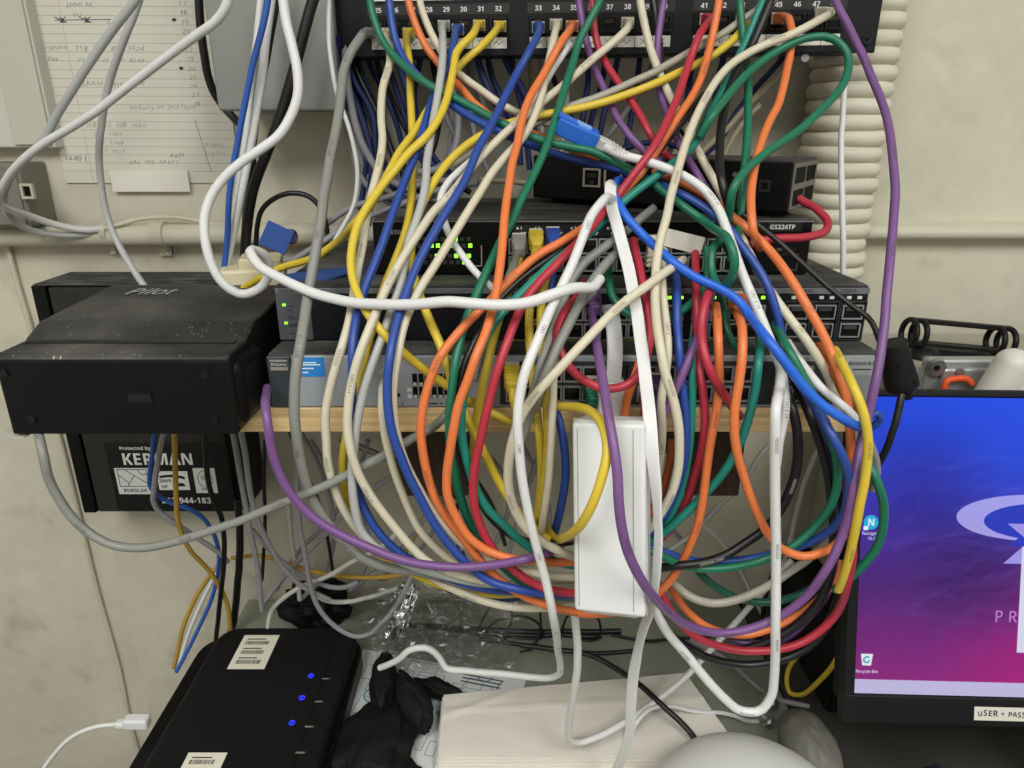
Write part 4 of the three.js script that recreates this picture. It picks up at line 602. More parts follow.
// ---------------------------------------------------------------- cables: [name, colour, radius mm, label, points in half millimetres, extras]
const CABLES = [
["patch_cable", "grey", 3.7, "thick grey cable from the leftmost panel port hanging far left of the bundle", [-253,2838,199,-252,2833,232,-248,2829,265,-245,2823,298,-243,2814,330,-255,2792,351,-265,2765,366,-266,2739,387,-266,2713,408,-267,2687,430,-269,2662,452,-272,2637,474,-273,2611,496,-275,2586,518,-275,2560,540,-277,2534,560,-280,2506,579,-283,2479,598,-285,2452,619,-285,2429,643,-286,2404,666,-291,2374,679,-295,2341,686,-297,2308,691,-297,2275,691,-296,2241,689,-293,2208,686,-285,2175,686,-270,2145,688,-252,2117,688,-231,2090,688,-204,2072,688,-172,2061,687,-139,2055,684,-109,2041,679,-80,2026,672,-49,2013,665,-19,2001,656,11,1992,645,44,1988,639,77,1985,634,109,1981,627], {"print": "ELITE 100M", "plug": [-253, 2838, 175]}],
["patch_cable", "cream", 3.1, "cream cable dropping from the second panel port, left of the yellow one", [-222,2837,201,-219,2830,235,-212,2818,266,-204,2805,297,-197,2790,327,-196,2769,354,-203,2742,374,-204,2715,396,-202,2689,418,-198,2663,439,-199,2636,461,-204,2609,482,-209,2583,504,-213,2556,525,-214,2531,548,-217,2505,571,-220,2479,594,-222,2453,616,-225,2427,638,-231,2401,660,-241,2371,671,-251,2338,676,-258,2305,680,-259,2270,682,-260,2236,682,-256,2202,681,-248,2169,680,-235,2137,679,-216,2108,678,-192,2084,676,-164,2064,674,-135,2046,672,-107,2026,673,-76,2009,674,-45,1996,675,-12,1987,676,22,1983,676,57,1981,672,90,1981,663,123,1981,653], {"print": "VERIFIED", "plug": [-222, 2837, 177]}],
["patch_cable", "yellow", 3.1, "yellow cable running straight down from a panel port just left of number 28", [-184,2837,205,-182,2829,237,-177,2814,268,-172,2798,297,-167,2779,324,-164,2754,347,-162,2726,366,-159,2700,387,-156,2674,409,-153,2648,430,-152,2622,452,-151,2596,474,-152,2570,496,-155,2544,518,-162,2519,538,-172,2493,558,-182,2468,578,-190,2442,600,-196,2416,620,-204,2388,636,-211,2357,648,-220,2325,656,-229,2293,659,-238,2260,660,-245,2227,660,-247,2193,659,-244,2159,658,-236,2127,658,-222,2096,657,-202,2069,656,-175,2048,656,-147,2030,657,-117,2014,657,-86,2000,653,-55,1989,645,-23,1980,638,10,1978,633,44,1978,629,77,1979,625], {"plug": [-184, 2837, 181]}],
["patch_cable", "orange", 3.1, "short orange cable slanting from the panel top toward the tangle, near number 28", [-175,2919,280,-170,2891,296,-164,2860,306,-153,2829,311,-138,2801,319,-118,2777,329,-97,2755,342,-78,2735,361,-60,2716,380,-36,2698,392,-11,2686,375,19,2675,370,50,2665,378,80,2654,383,111,2642,389,141,2631,394], {}],
["patch_cable", "cream", 2.9, "cream cable crossing under the grey plug of port 29", [-158,2919,280,-152,2890,297,-145,2859,308,-133,2828,315,-117,2800,326,-100,2774,339,-76,2754,353,-51,2737,368,-25,2719,382,3,2704,393,29,2694,376,61,2685,368,94,2676,370], {}],
["patch_cable", "lightgrey", 3.1, "light grey cable whose plug sits next to the dark blue plug on the panel", [-121,2848,211,-119,2841,244,-116,2831,276,-113,2820,307,-110,2807,339,-108,2790,367,-109,2764,389,-112,2737,409,-116,2709,427,-121,2680,444,-124,2654,465,-126,2630,489,-126,2605,512,-129,2581,535,-136,2556,556,-145,2530,576,-150,2503,596,-154,2476,616,-163,2450,635,-172,2424,655,-181,2398,675,-192,2369,687,-202,2338,694,-210,2305,699,-216,2272,701,-221,2239,703,-223,2205,704,-222,2171,703,-217,2138,702,-198,2110,702,-171,2091,703,-140,2078,707,-109,2065,704,-79,2051,697,-50,2038,688,-20,2026,676,11,2017,666,43,2010,657,75,2005,650,107,1999,642], {"plug": [-121, 2848, 187]}],
["patch_cable", "blue", 3.1, "dark blue cable whose plug sits between the grey and yellow plugs", [-96,2842,213,-95,2836,246,-95,2825,278,-94,2813,310,-95,2798,340,-100,2772,361,-114,2745,375,-125,2719,394,-131,2695,417,-137,2671,440,-143,2647,463,-152,2623,484,-161,2598,506,-169,2574,528,-177,2549,550,-185,2523,570,-194,2498,590,-204,2472,610,-211,2447,631,-214,2422,655,-215,2394,673,-216,2361,681,-218,2328,686,-220,2294,688,-222,2260,686,-223,2227,684,-221,2193,685,-212,2161,687,-197,2130,689,-177,2103,689,-152,2080,689,-124,2062,689,-93,2047,689,-63,2032,686,-34,2017,676,-7,2004,662,25,1995,653,58,1993,648,91,1990,643,124,1987,636], {"plug": [-96, 2842, 189]}],
["patch_cable", "yellow", 3.1, "yellow cable of port 31 sweeping left then back diagonally across the grey switch", [-58,2848,216,-58,2843,250,-59,2835,284,-60,2826,317,-65,2814,348,-86,2792,364,-91,2765,384,-95,2739,407,-101,2714,429,-112,2689,450,-129,2666,468,-152,2645,484,-171,2622,501,-189,2600,519,-205,2577,539,-218,2553,560,-224,2526,581,-224,2499,602,-216,2474,623,-201,2450,644,-182,2430,663,-159,2405,668,-138,2380,658,-116,2356,646,-91,2334,639,-64,2313,636,-35,2294,634,-5,2279,634,26,2264,634], {"plug": [-58, 2848, 192]}],
["patch_cable", "yellow", 3.1, "yellow cable of port 32 bending away to the left behind the grey cable", [-21,2846,220,-23,2840,253,-27,2830,284,-34,2818,315,-51,2800,337,-76,2780,345,-98,2757,357,-115,2731,370,-131,2708,389,-143,2686,411,-156,2665,434,-171,2644,455,-182,2621,477,-193,2598,499,-205,2576,521,-223,2554,538,-242,2537,519,-255,2525,490,-270,2514,463,-292,2499,443,-319,2482,432,-349,2471,420,-379,2462,409,-410,2449,403,-438,2434,393,-464,2418,380], {"plug": [-21, 2846, 196]}],
["patch_cable", "blue", 3.1, "blue cable whose plug is leftmost in the middle group of ports", [46,2844,226,45,2838,260,44,2831,293,42,2822,326,38,2811,358,28,2792,383,12,2765,397,-1,2741,417,-14,2716,438,-26,2692,459,-39,2669,480,-52,2645,501,-62,2620,522,-74,2597,544,-89,2574,565,-103,2551,585,-117,2527,605,-130,2502,625,-140,2477,646,-148,2452,668,-154,2427,691,-158,2401,711,-162,2368,719,-162,2334,724,-158,2300,727,-149,2267,727,-139,2235,726,-126,2203,725,-113,2171,724,-97,2141,724,-78,2113,724,-56,2087,724,-29,2066,725,4,2056,727,35,2045,722,63,2031,708,91,2018,692,119,2006,677], {"plug": [46, 2844, 202]}],
["patch_cable", "cream", 3.1, "cream cable whose plug sits between the blue and orange plugs", [77,2848,229,76,2842,262,73,2834,295,69,2823,328,65,2809,358,59,2784,380,52,2756,397,46,2731,420,38,2706,442,26,2681,461,9,2658,480,-12,2637,497,-31,2615,516,-46,2592,536,-61,2570,557,-76,2547,577,-92,2523,596,-107,2500,615,-123,2477,635,-136,2453,655,-145,2428,677,-150,2400,696,-156,2368,706,-158,2334,711,-156,2301,714,-150,2267,714,-140,2235,713,-126,2203,712,-110,2173,710,-91,2145,709,-70,2118,707,-43,2098,707,-11,2085,708,21,2075,711,53,2064,707,82,2052,694,109,2039,677,136,2027,660], {"plug": [77, 2848, 205]}],
["patch_cable", "orange", 3.1, "orange cable whose plug sits beside the cream plug in the middle group", [105,2845,232,103,2840,265,98,2834,298,93,2827,330,87,2818,362,75,2802,388,59,2775,401,45,2751,419,30,2728,439,19,2704,460,12,2679,481,7,2654,503,0,2630,526,-4,2605,548,-8,2581,571,-11,2556,594,-13,2530,615,-16,2505,637,-20,2480,659,-26,2455,681,-34,2431,703,-46,2406,723,-57,2375,729,-69,2344,733,-76,2311,737,-82,2278,737,-87,2245,736,-87,2211,735,-77,2179,734,-62,2149,734,-38,2126,733,-7,2113,734,25,2108,733,46,2091,712,71,2078,694,102,2072,683,133,2066,671], {"plug": [105, 2845, 208]}],
["patch_cable", "white", 2.6, "thin bright white cable kinking down across the green LEDs of the black switch", [95,2806,330,76,2781,341,62,2761,364,48,2739,384,30,2714,399,9,2691,410,-15,2669,417,-39,2650,430,-57,2636,454,-76,2621,477,-95,2603,498,-105,2581,520,-99,2557,542,-88,2533,563,-71,2511,581,-52,2491,600,-30,2474,618,-13,2456,603,-7,2446,572,-3,2436,540], {}],
["patch_cable", "cream", 3.1, "cream cable from a lone cream plug right of number 37, bending far left", [200,2849,241,197,2843,274,189,2834,307,179,2823,337,157,2804,353,130,2783,361,106,2763,373,82,2743,389,59,2726,407,37,2709,426,15,2692,447,-9,2673,463,-32,2652,478,-53,2631,494,-72,2608,512,-90,2587,532,-111,2568,551,-127,2546,572,-142,2524,593,-157,2500,613,-170,2476,634,-180,2452,656,-190,2427,678,-201,2399,693,-211,2367,700,-218,2334,706,-221,2300,710,-218,2266,713,-211,2232,711,-199,2200,708,-184,2170,705,-166,2140,703,-147,2112,703,-124,2087,704,-94,2070,705,-62,2059,705,-29,2049,702,-1,2034,689,27,2020,675,58,2012,665,92,2008,656,123,2002,644], {"print": "CMU-E-14", "plug": [200, 2849, 217]}],
["patch_cable", "red", 2.9, "red cable dropping between numbers 35 and 37 of the panel", [128,2919,280,128,2892,302,129,2862,318,132,2828,323,140,2797,335,154,2769,352,169,2745,371,185,2721,390,199,2697,411,212,2671,430,234,2645,433,257,2626,450], {}],
["patch_cable", "purple", 2.9, "purple cable dropping past number 35 of the panel", [104,2921,270,106,2893,292,109,2862,307,116,2829,313,124,2797,325,133,2768,343,144,2742,364,154,2716,385,166,2691,406,184,2666,424,209,2642,431,236,2624,444], {}],
["patch_cable", "cream", 3.2, "cream cable from the panel top running far down right beside the orange cable", [200,2919,280,202,2893,302,205,2864,319,213,2831,325,221,2800,336,230,2772,353,239,2746,373,250,2720,393,261,2695,414,272,2670,434,284,2644,452,298,2617,468,314,2589,480,329,2560,490,335,2538,514,341,2518,542,348,2497,567,359,2473,589,374,2449,608,390,2426,628,408,2402,644,428,2375,648,446,2347,645,462,2318,640,467,2291,660], {"print": "CMU"}],
["patch_cable", "black", 2.9, "black cable from the panel top beside number 39", [223,2919,280,225,2888,295,231,2856,303,238,2822,308,241,2791,321,243,2762,339,246,2735,361,251,2710,383,260,2685,405,276,2662,425], {}],
["patch_cable", "purple", 2.9, "purple cable dropping past the white label right of number 38", [252,2919,280,247,2890,299,241,2858,312,237,2824,318,234,2791,330,234,2761,347,235,2734,369,241,2708,391,249,2682,413,257,2656,435,270,2631,456,283,2607,478,300,2580,490,321,2554,480], {}],
["patch_cable", "red", 3.1, "red cable plugged into panel port 41 sweeping diagonally left into the bundle", [333,2853,254,328,2847,286,315,2838,317,302,2827,346,288,2811,372,276,2782,386,265,2756,404,254,2732,426,242,2709,447,228,2686,469,214,2664,490,196,2641,509,176,2615,516,156,2589,520,137,2572,543,120,2557,568,101,2540,590,79,2521,609,57,2502,627,35,2483,644,16,2461,662,3,2438,683,-8,2413,704,-19,2384,716,-28,2351,721,-36,2318,725,-43,2285,726,-50,2252,726,-53,2218,725,-51,2184,724,-42,2151,722,-28,2120,721,-7,2094,721,18,2070,722,47,2053,722,80,2046,723,108,2034,709,126,2019,685,145,2004,660], {"plug": [333, 2853, 230]}],
["patch_cable", "orange", 3.1, "orange cable from above port 42 sweeping down left and round the bottom of the bundle", [337,2915,300,329,2893,325,322,2868,347,317,2836,355,310,2804,365,301,2775,381,290,2749,400,275,2725,420,257,2703,439,239,2681,457,221,2657,475,203,2633,492,182,2609,503,159,2584,509,137,2567,528,115,2553,551,91,2540,571,64,2527,588,36,2514,602,12,2497,619,-11,2478,636,-33,2458,653,-56,2439,671,-77,2419,688,-96,2395,703,-109,2364,708,-118,2331,713,-122,2297,716,-120,2263,716,-115,2229,715,-106,2196,716,-91,2165,716,-72,2137,717,-53,2108,718,-34,2080,715,-12,2054,712,15,2033,711,45,2017,710,77,2005,709,111,1998,709,145,2000,709,178,2007,709], {"print": "VERIFIED"}],
["patch_cable", "black", 2.9, "black cable running parallel to the diagonal red and teal cables", [304,2728,380,287,2715,406,269,2699,429,248,2678,446,228,2656,462,207,2634,477,186,2611,490,164,2587,496,141,2567,511,120,2553,534,98,2538,555,76,2523,575,51,2507,592,25,2492,607,1,2475,623,-21,2455,640,-37,2432,659,-51,2408,677,-64,2379,689,-71,2347,695,-73,2313,700,-71,2280,703,-66,2246,703,-58,2214,702,-44,2182,701,-27,2154,700,-4,2129,698,26,2113,696,58,2113,701,91,2120,701], {}],
["patch_cable", "clear", 2.9, "translucent grey cable lying along the long diagonal yellow cable", [446,2893,300,422,2876,318,394,2858,327,365,2840,328,337,2821,333,307,2806,342,278,2790,352,249,2775,363,220,2760,374,189,2747,383,159,2734,391,127,2722,397,95,2712,403,64,2698,409,33,2685,419,4,2675,433,-26,2662,429,-42,2654,399,-64,2641,379,-93,2623,380], {}],
["patch_cable", "yellow", 3.1, "long yellow cable slanting across from port 43 to the left", [393,2852,259,386,2843,291,370,2828,317,351,2810,339,325,2791,350,296,2776,359,267,2763,372,237,2750,384,207,2738,393,175,2727,400,143,2717,408,110,2709,414,77,2703,419,43,2697,424,10,2690,428,-22,2680,432,-51,2666,443,-76,2649,459,-97,2629,477,-114,2606,497,-127,2582,517,-137,2557,539,-143,2530,560,-143,2504,581,-136,2479,604,-125,2455,625,-112,2431,646,-98,2407,666,-87,2378,680,-78,2345,685,-65,2314,689,-51,2283,692,-37,2252,692,-24,2220,691,-9,2189,689,8,2159,686,29,2133,683,55,2115,692], {"plug": [393, 2852, 235]}],
["patch_cable", "green", 3.1, "green cable hanging vertically in front of the small black box", [363,2917,290,360,2892,313,359,2864,332,363,2831,340,369,2798,348,371,2768,365,369,2742,386,365,2715,407,361,2689,429,356,2663,450,350,2636,471,345,2608,490,340,2577,505,335,2549,523,325,2527,547,316,2497,560], {}],
["patch_cable", "teal", 3.1, "teal cable from above port 43 running diagonally down left in the bundle", [411,2914,310,400,2889,330,389,2862,346,377,2830,351,364,2801,360,349,2773,373,335,2749,391,319,2725,409,302,2701,427,288,2678,446,272,2655,465,249,2638,482,224,2621,498,198,2604,511,172,2586,521,148,2567,534,126,2551,556,104,2536,576,81,2520,594,56,2504,610,33,2486,627,10,2467,644,-12,2448,660,-30,2426,679,-44,2402,698,-57,2372,707,-65,2340,711,-68,2307,714,-65,2273,715,-58,2240,714,-49,2208,713,-34,2178,712,-12,2152,710,10,2126,708,33,2103,701,56,2081,690,85,2066,683,116,2056,673,143,2046,656], {}],
["patch_cable", "green", 3.1, "green cable looping wide to the right below port 47", [279,2668,470,294,2696,475,312,2714,454,331,2732,432,352,2751,413,375,2769,397,401,2786,385,430,2801,378,462,2811,373,495,2809,374,517,2787,384,514,2759,402,499,2736,421,477,2716,438,454,2698,454,430,2680,470,404,2665,485,377,2650,499,352,2635,516,329,2619,535,312,2598,551,314,2567,538,318,2539,520,322,2512,500], {}],
["patch_cable", "cream", 3.1, "cream cable from the rightmost plug on the panel, sweeping down the middle", [523,2860,273,516,2854,304,498,2846,332,479,2838,358,454,2826,378,424,2812,382,393,2801,387,362,2787,393,335,2771,404,313,2751,419,295,2729,438,279,2706,457,265,2683,478,253,2660,498,242,2636,520,232,2612,541,222,2588,563,214,2564,585,204,2537,603,197,2509,620,193,2483,641,190,2460,666,189,2438,691,191,2413,714,197,2383,726,208,2351,732,216,2319,737,220,2285,738,221,2252,737,216,2218,736,203,2187,738,189,2158,732,185,2134,709,181,2110,685], {"print": "VERIFIED", "plug": [523, 2860, 249]}],
["patch_cable", "orange", 3.1, "orange cable plugged into the panel left of number 46", [452,2853,265,449,2847,299,440,2839,332,437,2820,357,434,2788,370,425,2761,389,415,2736,410,403,2711,431,386,2688,451,372,2664,472,360,2640,493,350,2616,515,342,2591,539,337,2568,564,339,2541,578,355,2524,553,369,2511,524], {"plug": [452, 2853, 241]}],
["patch_cable", "black", 3.2, "black cable slanting past number 44 and down over the small black box", [426,2914,310,414,2891,332,401,2867,351,389,2836,360,376,2806,367,360,2780,381,344,2756,398,331,2731,417,321,2706,437,313,2681,458,307,2656,480,303,2631,503,301,2609,528,310,2581,534,326,2565,509,341,2554,480], {}],
["patch_cable", "purple", 3.1, "long purple cable arching over the wall at right and looping below the white box", [500,2915,300,504,2887,318,512,2859,336,524,2832,352,533,2805,371,542,2779,390,548,2752,410,553,2727,432,555,2702,456,555,2676,478,553,2650,499,550,2623,520,547,2596,540,540,2570,560,532,2544,581,524,2518,601,516,2492,621,509,2464,639,503,2436,657,495,2408,675,487,2380,692,481,2348,702,477,2315,707,470,2283,716,461,2255,732,456,2224,743,455,2190,744,452,2157,744,441,2126,752,427,2096,756,416,2064,751,398,2036,746,373,2013,743,342,2000,745,309,1995,748,277,2004,755,252,2022,768,230,2044,783,213,2068,799,196,2093,815,181,2118,831,166,2145,846,151,2174,854,138,2205,858,129,2238,860,124,2271,858,122,2304,848,118,2334,833,114,2359,811,112,2379,784,111,2394,753,111,2404,721,111,2414,688,112,2422,655,113,2426,622,114,2429,588,121,2434,556], {"print": "VERIFIED", "plug": [121, 2434, 532], "boot": 1}],
["patch_cable", "green", 3.1, "green cable from the panel left crossing the small black box and ending knotted", [-238,2921,270,-232,2900,296,-226,2878,321,-220,2848,333,-209,2817,341,-192,2792,354,-170,2771,369,-147,2753,386,-120,2737,399,-91,2724,408,-62,2710,420,-35,2696,433,-7,2682,446,24,2669,450,56,2659,454,89,2652,454,122,2646,454,152,2633,462,179,2619,475,205,2605,492,226,2589,512,249,2572,529,274,2555,545,282,2547,575,282,2546,608,286,2540,641,293,2512,654,293,2484,637,290,2470,607,285,2486,581,287,2515,566,306,2525,543,325,2505,524], {}],
["patch_cable", "blue", 3.1, "dark blue cable from the panel left that ends in the big loop beside the monitor", [-205,2919,280,-200,2896,304,-194,2869,325,-191,2836,331,-183,2804,340,-168,2777,355,-147,2755,371,-124,2736,387,-99,2717,401,-74,2701,418,-48,2687,434,-19,2674,447,6,2663,431,23,2656,403,53,2646,390,85,2636,392,118,2628,398,150,2622,409,177,2615,428,198,2608,454,216,2602,483,237,2593,508,264,2580,524,290,2563,539,311,2543,557,328,2519,575,345,2495,592,359,2468,608,370,2438,618,380,2406,622,384,2379,643,389,2358,669,398,2340,697,408,2321,723,419,2298,745,436,2269,745,451,2239,736,458,2206,730,461,2174,721,456,2143,707,441,2116,693,417,2095,683,384,2084,683,351,2075,682,317,2070,680,283,2068,678,251,2076,680,222,2092,686,189,2101,684], {}],
["patch_cable", "white", 3.3, "white cable with a blue plug hanging above the small black box", [142,2651,461,161,2642,489,190,2635,502,222,2625,512,252,2612,523,277,2594,538,293,2570,557,301,2544,579,308,2518,600,316,2491,620,326,2464,640,337,2436,657,350,2406,667,365,2375,669,370,2344,683,368,2314,700,361,2282,710,360,2248,715], {"print": "CMU-E-14", "coupler": 1}],
["patch_cable", "white", 3.4, "white cable hanging straight down beside the bundle and curling up near the desk", [386,2371,624,372,2373,655,361,2367,687,350,2354,716,336,2345,747,337,2313,753,342,2280,750,347,2246,748,352,2212,747,357,2178,746,362,2144,746,366,2110,747,370,2076,748,373,2043,751,376,2009,753,382,1975,749,387,1941,745,391,1907,742,392,1873,740,378,1843,739,348,1844,739,322,1867,739,300,1893,740,279,1920,740,259,1948,741,238,1975,743,220,2003,748,208,2019,729,207,2013,696], {"print": "VERIFIED"}],
["patch_cable", "brightblue", 3.2, "bright blue cable swooping in an S across the middle to the right", [186,2593,430,164,2604,452,154,2593,481,149,2589,514,151,2579,545,164,2558,567,186,2536,576,203,2521,600,223,2505,623,250,2488,631,281,2475,636,308,2458,643,319,2441,667,318,2437,701,326,2424,729,346,2399,739,367,2374,743,391,2351,747,419,2333,753,444,2317,739,466,2304,718], {}],
["patch_cable", "orange", 3.3, "orange cable running diagonally over the black switches toward the right end", [224,2614,430,235,2611,462,249,2605,492,277,2591,505,304,2572,512,328,2553,528,353,2533,539,373,2512,556,385,2493,581,397,2471,604,410,2446,624,425,2419,639,439,2390,652,447,2363,670,456,2332,683,465,2299,686,470,2266,689,478,2234,682,485,2202,671], {"print": "CMU"}],
["patch_cable", "green", 3.1, "green cable in a hanging loop below the knot in front of the middle switch", [149,2488,510,143,2484,543,139,2479,576,142,2456,600,162,2435,615,194,2426,619,226,2430,611,254,2442,595,277,2459,577,285,2486,560,286,2514,540], {}],
["patch_cable", "blue", 3.1, "blue cable dropping vertically between the cream and red cables right of the white box", [243,2490,524,238,2482,557,234,2473,589,230,2454,616,228,2426,636,228,2399,657,231,2367,667,236,2334,673,241,2301,678,243,2267,681,243,2233,680,238,2199,678,230,2167,676,217,2135,674,201,2106,669,179,2081,661], {}],
["patch_cable", "cream", 2.9, "cream printed cable dropping behind the bent cream one, right of the flat cable", [228,2507,516,221,2501,550,213,2494,584,207,2483,616,206,2458,640,207,2431,663,207,2403,684,204,2370,695,200,2335,700,203,2301,704,204,2265,704,201,2230,704,197,2197,697,194,2166,680], {"print": "CMU-E"}],
["patch_cable", "red", 3.1, "red cable dropping vertically and curving left beside the teal one", [273,2505,524,268,2490,553,263,2472,580,261,2449,603,261,2418,615,263,2388,626,262,2361,646,267,2331,658,271,2299,665,271,2267,670,268,2234,670,263,2201,668,258,2169,665,249,2137,661,236,2107,656,219,2080,651], {}],
["patch_cable", "red", 3.1, "short red cable curving down right to the orange cable", [309,2460,524,298,2464,556,287,2469,587,275,2471,618,262,2458,645,254,2431,663,253,2406,686,262,2377,698,280,2350,688,298,2326,674,315,2304,654,332,2285,632], {}],
["patch_cable", "purple", 3.1, "purple cable slanting down left behind the cream cables", [302,2446,532,291,2443,564,279,2440,596,267,2434,628,255,2413,652,241,2388,670,228,2358,679,216,2326,681,202,2295,684,189,2264,679,185,2236,660], {}],
["patch_cable", "orange", 3.1, "orange cable dropping from the middle switch and slanting left to the white box foot", [289,2443,602,283,2433,635,278,2415,664,280,2382,674,284,2347,673,282,2313,678,277,2279,686,274,2244,690,273,2209,691,272,2174,691,269,2139,690,262,2105,688,252,2071,686,237,2040,686,216,2012,686,197,1983,680], {"print": "VERIFIED"}],
["patch_cable", "orange", 3.1, "orange cable with a plug in the middle switch, curling right at the bottom", [340,2429,556,330,2427,562,322,2431,594,314,2434,627,307,2436,660,301,2428,692,298,2401,710,295,2368,718,292,2334,723,294,2301,726,302,2268,726,314,2236,725,327,2204,725,342,2174,724,359,2144,723,382,2120,723,414,2109,725,446,2118,723,473,2123,703,492,2143,683], {"plug": [340, 2429, 532], "boot": 1}],
["patch_cable", "teal", 3.1, "teal cable slanting left below the shelf beside the straight white cable", [364,2400,580,353,2398,613,343,2395,646,334,2378,672,333,2343,676,328,2309,680,321,2275,682,311,2242,682,296,2210,681,276,2182,680,254,2154,680,231,2128,681,207,2103,679,180,2082,674], {}],
["patch_cable", "teal", 2.7, "narrow teal cable close beside the blue vertical one", [260,2391,600,253,2386,632,247,2372,662,248,2342,672,250,2308,671,251,2275,673,251,2242,672,249,2209,671,244,2176,670,234,2144,671,222,2113,668,210,2084,657], {}],
["patch_cable", "darkgreen", 2.8, "dark green cable disappearing into the middle switch shadow", [316,2450,536,312,2446,551,308,2442,567,305,2437,583,303,2431,598,302,2422,611,304,2409,621,311,2395,624,321,2383,618,332,2373,610], {}],
["patch_cable", "cream", 3.2, "cream cable slanting across the whole middle under the flat white cable", [250,2498,550,238,2500,582,224,2501,613,202,2494,638,177,2481,657,150,2466,672,125,2448,688,102,2429,705,79,2409,720,56,2385,727,33,2360,731,14,2332,735,2,2300,738,-4,2266,737,-5,2232,736,1,2198,735,15,2167,735,38,2142,735,66,2123,733,83,2102,713,100,2083,690], {"print": "VERIFIED"}],
["flat_cable", "white", 3.1, "flat white ribbon cable falling over the right edge of the white box", [177,2570,410,169,2579,441,161,2588,473,152,2597,504,141,2602,534,141,2576,556,147,2551,578,154,2524,596,160,2498,617,164,2472,638,168,2445,658,170,2419,680,172,2394,702,173,2369,724,173,2348,751,174,2321,770,176,2291,784,180,2259,795,183,2226,801,186,2192,805,187,2159,805,188,2125,801,188,2093,793,188,2061,783,186,2030,770,185,1999,756,185,1967,744,185,1935,734,185,1903,724,186,1871,715,188,1838,706,190,1806,697,193,1774,687,196,1742,676,196,1710,666,195,1678,655,193,1646,644,190,1614,633,187,1583,622,184,1551,610], {"flat": [4.2, 1.1], "twist": [[0, 0], [0.36, 0], [0.46, 68], [0.66, 68], [0.76, 15], [1, 0]]}],
["patch_cable", "white", 3.2, "bright white cable hanging down the front and bending sharply left on the desk", [161,2565,480,153,2573,512,145,2582,543,133,2589,574,121,2586,605,104,2568,626,92,2541,642,80,2515,660,66,2490,678,52,2467,698,40,2446,722,28,2424,744,16,2396,758,9,2364,764,7,2331,770,9,2297,770,12,2263,769,17,2230,769,23,2197,768,30,2164,767,38,2131,766,46,2098,766,53,2065,768,58,2033,761,62,2004,744,65,1978,723,68,1952,701,70,1927,678,73,1903,655,75,1878,633,77,1852,611,80,1825,591,84,1797,572,87,1769,555,89,1740,537,89,1712,518,72,1689,503,40,1684,496,7,1685,492,-27,1686,488,-60,1686,485,-94,1687,481,-127,1688,477,-143,1717,476,-165,1740,480,-197,1734,479,-218,1708,472,-240,1686,462,-264,1665,450], {"print": "CMU"}],
["patch_cable", "white", 3.6, "bright white cable with a hooked bend lying across the middle switch front", [-326,2892,430,-331,2858,430,-329,2825,434,-322,2792,440,-316,2759,447,-317,2726,453,-329,2695,460,-348,2668,468,-375,2649,474,-404,2631,478,-430,2610,482,-451,2584,488,-462,2554,498,-462,2522,508,-456,2489,514,-443,2458,515,-418,2438,510,-387,2448,510,-368,2474,520,-365,2502,537,-376,2514,563,-358,2496,585,-330,2484,600,-301,2474,614,-271,2465,626,-240,2460,638,-209,2458,652,-178,2460,666,-146,2462,678,-114,2466,689,-82,2471,698,-49,2470,705,-15,2469,709,19,2472,709,51,2481,702,80,2486,686,105,2482,664,119,2487,635], {}],
["patch_cable", "grey", 3.3, "grey cable curling down left out of the middle of the tangle", [214,2566,490,190,2551,510,169,2540,535,152,2533,564,128,2521,584,102,2503,598,82,2480,615,70,2455,634,59,2429,655,48,2407,679,37,2379,695,30,2347,689,25,2318,670], {}],
["patch_cable", "grey", 3.5, "second grey cable just right of the curling grey one", [170,2514,524,155,2511,555,141,2508,587,123,2496,613,104,2475,632,88,2454,655,74,2433,678,59,2410,698,45,2381,713,34,2350,714,29,2324,691,23,2297,672,14,2264,663], {}],
["patch_cable", "grey", 2.6, "thin grey cable squeezed between the two thicker grey ones", [119,2456,576,112,2455,591,105,2453,605,98,2450,619,89,2442,629,81,2429,636,74,2417,642,67,2406,651,60,2395,662,54,2383,671,48,2370,678,43,2356,681,39,2340,678,37,2325,673,33,2310,669], {}],
["patch_cable", "grey", 2.8, "grey cable in the shadow behind the orange and black cables", [-18,2462,556,-19,2449,563,-21,2437,572,-23,2427,584,-25,2418,596,-29,2408,607,-34,2395,614,-39,2381,617,-45,2367,621,-50,2355,628,-54,2342,636], {}],
["patch_cable", "yellow", 3.1, "yellow cable curving down left behind the teal cable", [13,2491,467,9,2483,499,5,2476,531,-3,2459,558,-13,2437,580,-20,2418,607,-27,2398,631,-34,2371,648,-41,2339,653,-48,2307,657,-53,2274,661,-55,2241,658,-58,2210,648,-55,2178,643,-48,2145,644], {}],
["patch_cable", "yellow", 3.1, "yellow cable straight down from the yellow plug of the black switch", [38,2511,466,36,2504,493,34,2503,526,33,2501,559,30,2488,590,27,2461,609,24,2434,629,24,2407,648,26,2376,661,30,2343,662,34,2310,661,38,2277,666,41,2244,670,42,2210,671,41,2177,671,38,2143,670,33,2112,660], {"print": "VERIFIED", "plug": [38, 2511, 442], "boot": 1}],
["patch_cable", "yellow", 3.1, "yellow cable ending in a round loop over the white box", [55,2476,510,52,2476,544,48,2472,578,43,2463,611,40,2441,636,40,2410,652,43,2378,665,46,2344,670,49,2310,675,50,2277,681,49,2242,683,46,2208,683,43,2174,683,45,2140,679,60,2110,673,68,2122,702,69,2141,731,70,2161,759,72,2181,787,77,2203,813,85,2229,834,95,2260,844,105,2293,841,112,2324,828,108,2346,804,98,2349,771,87,2342,740,74,2331,709,61,2320,679,47,2310,650], {}],
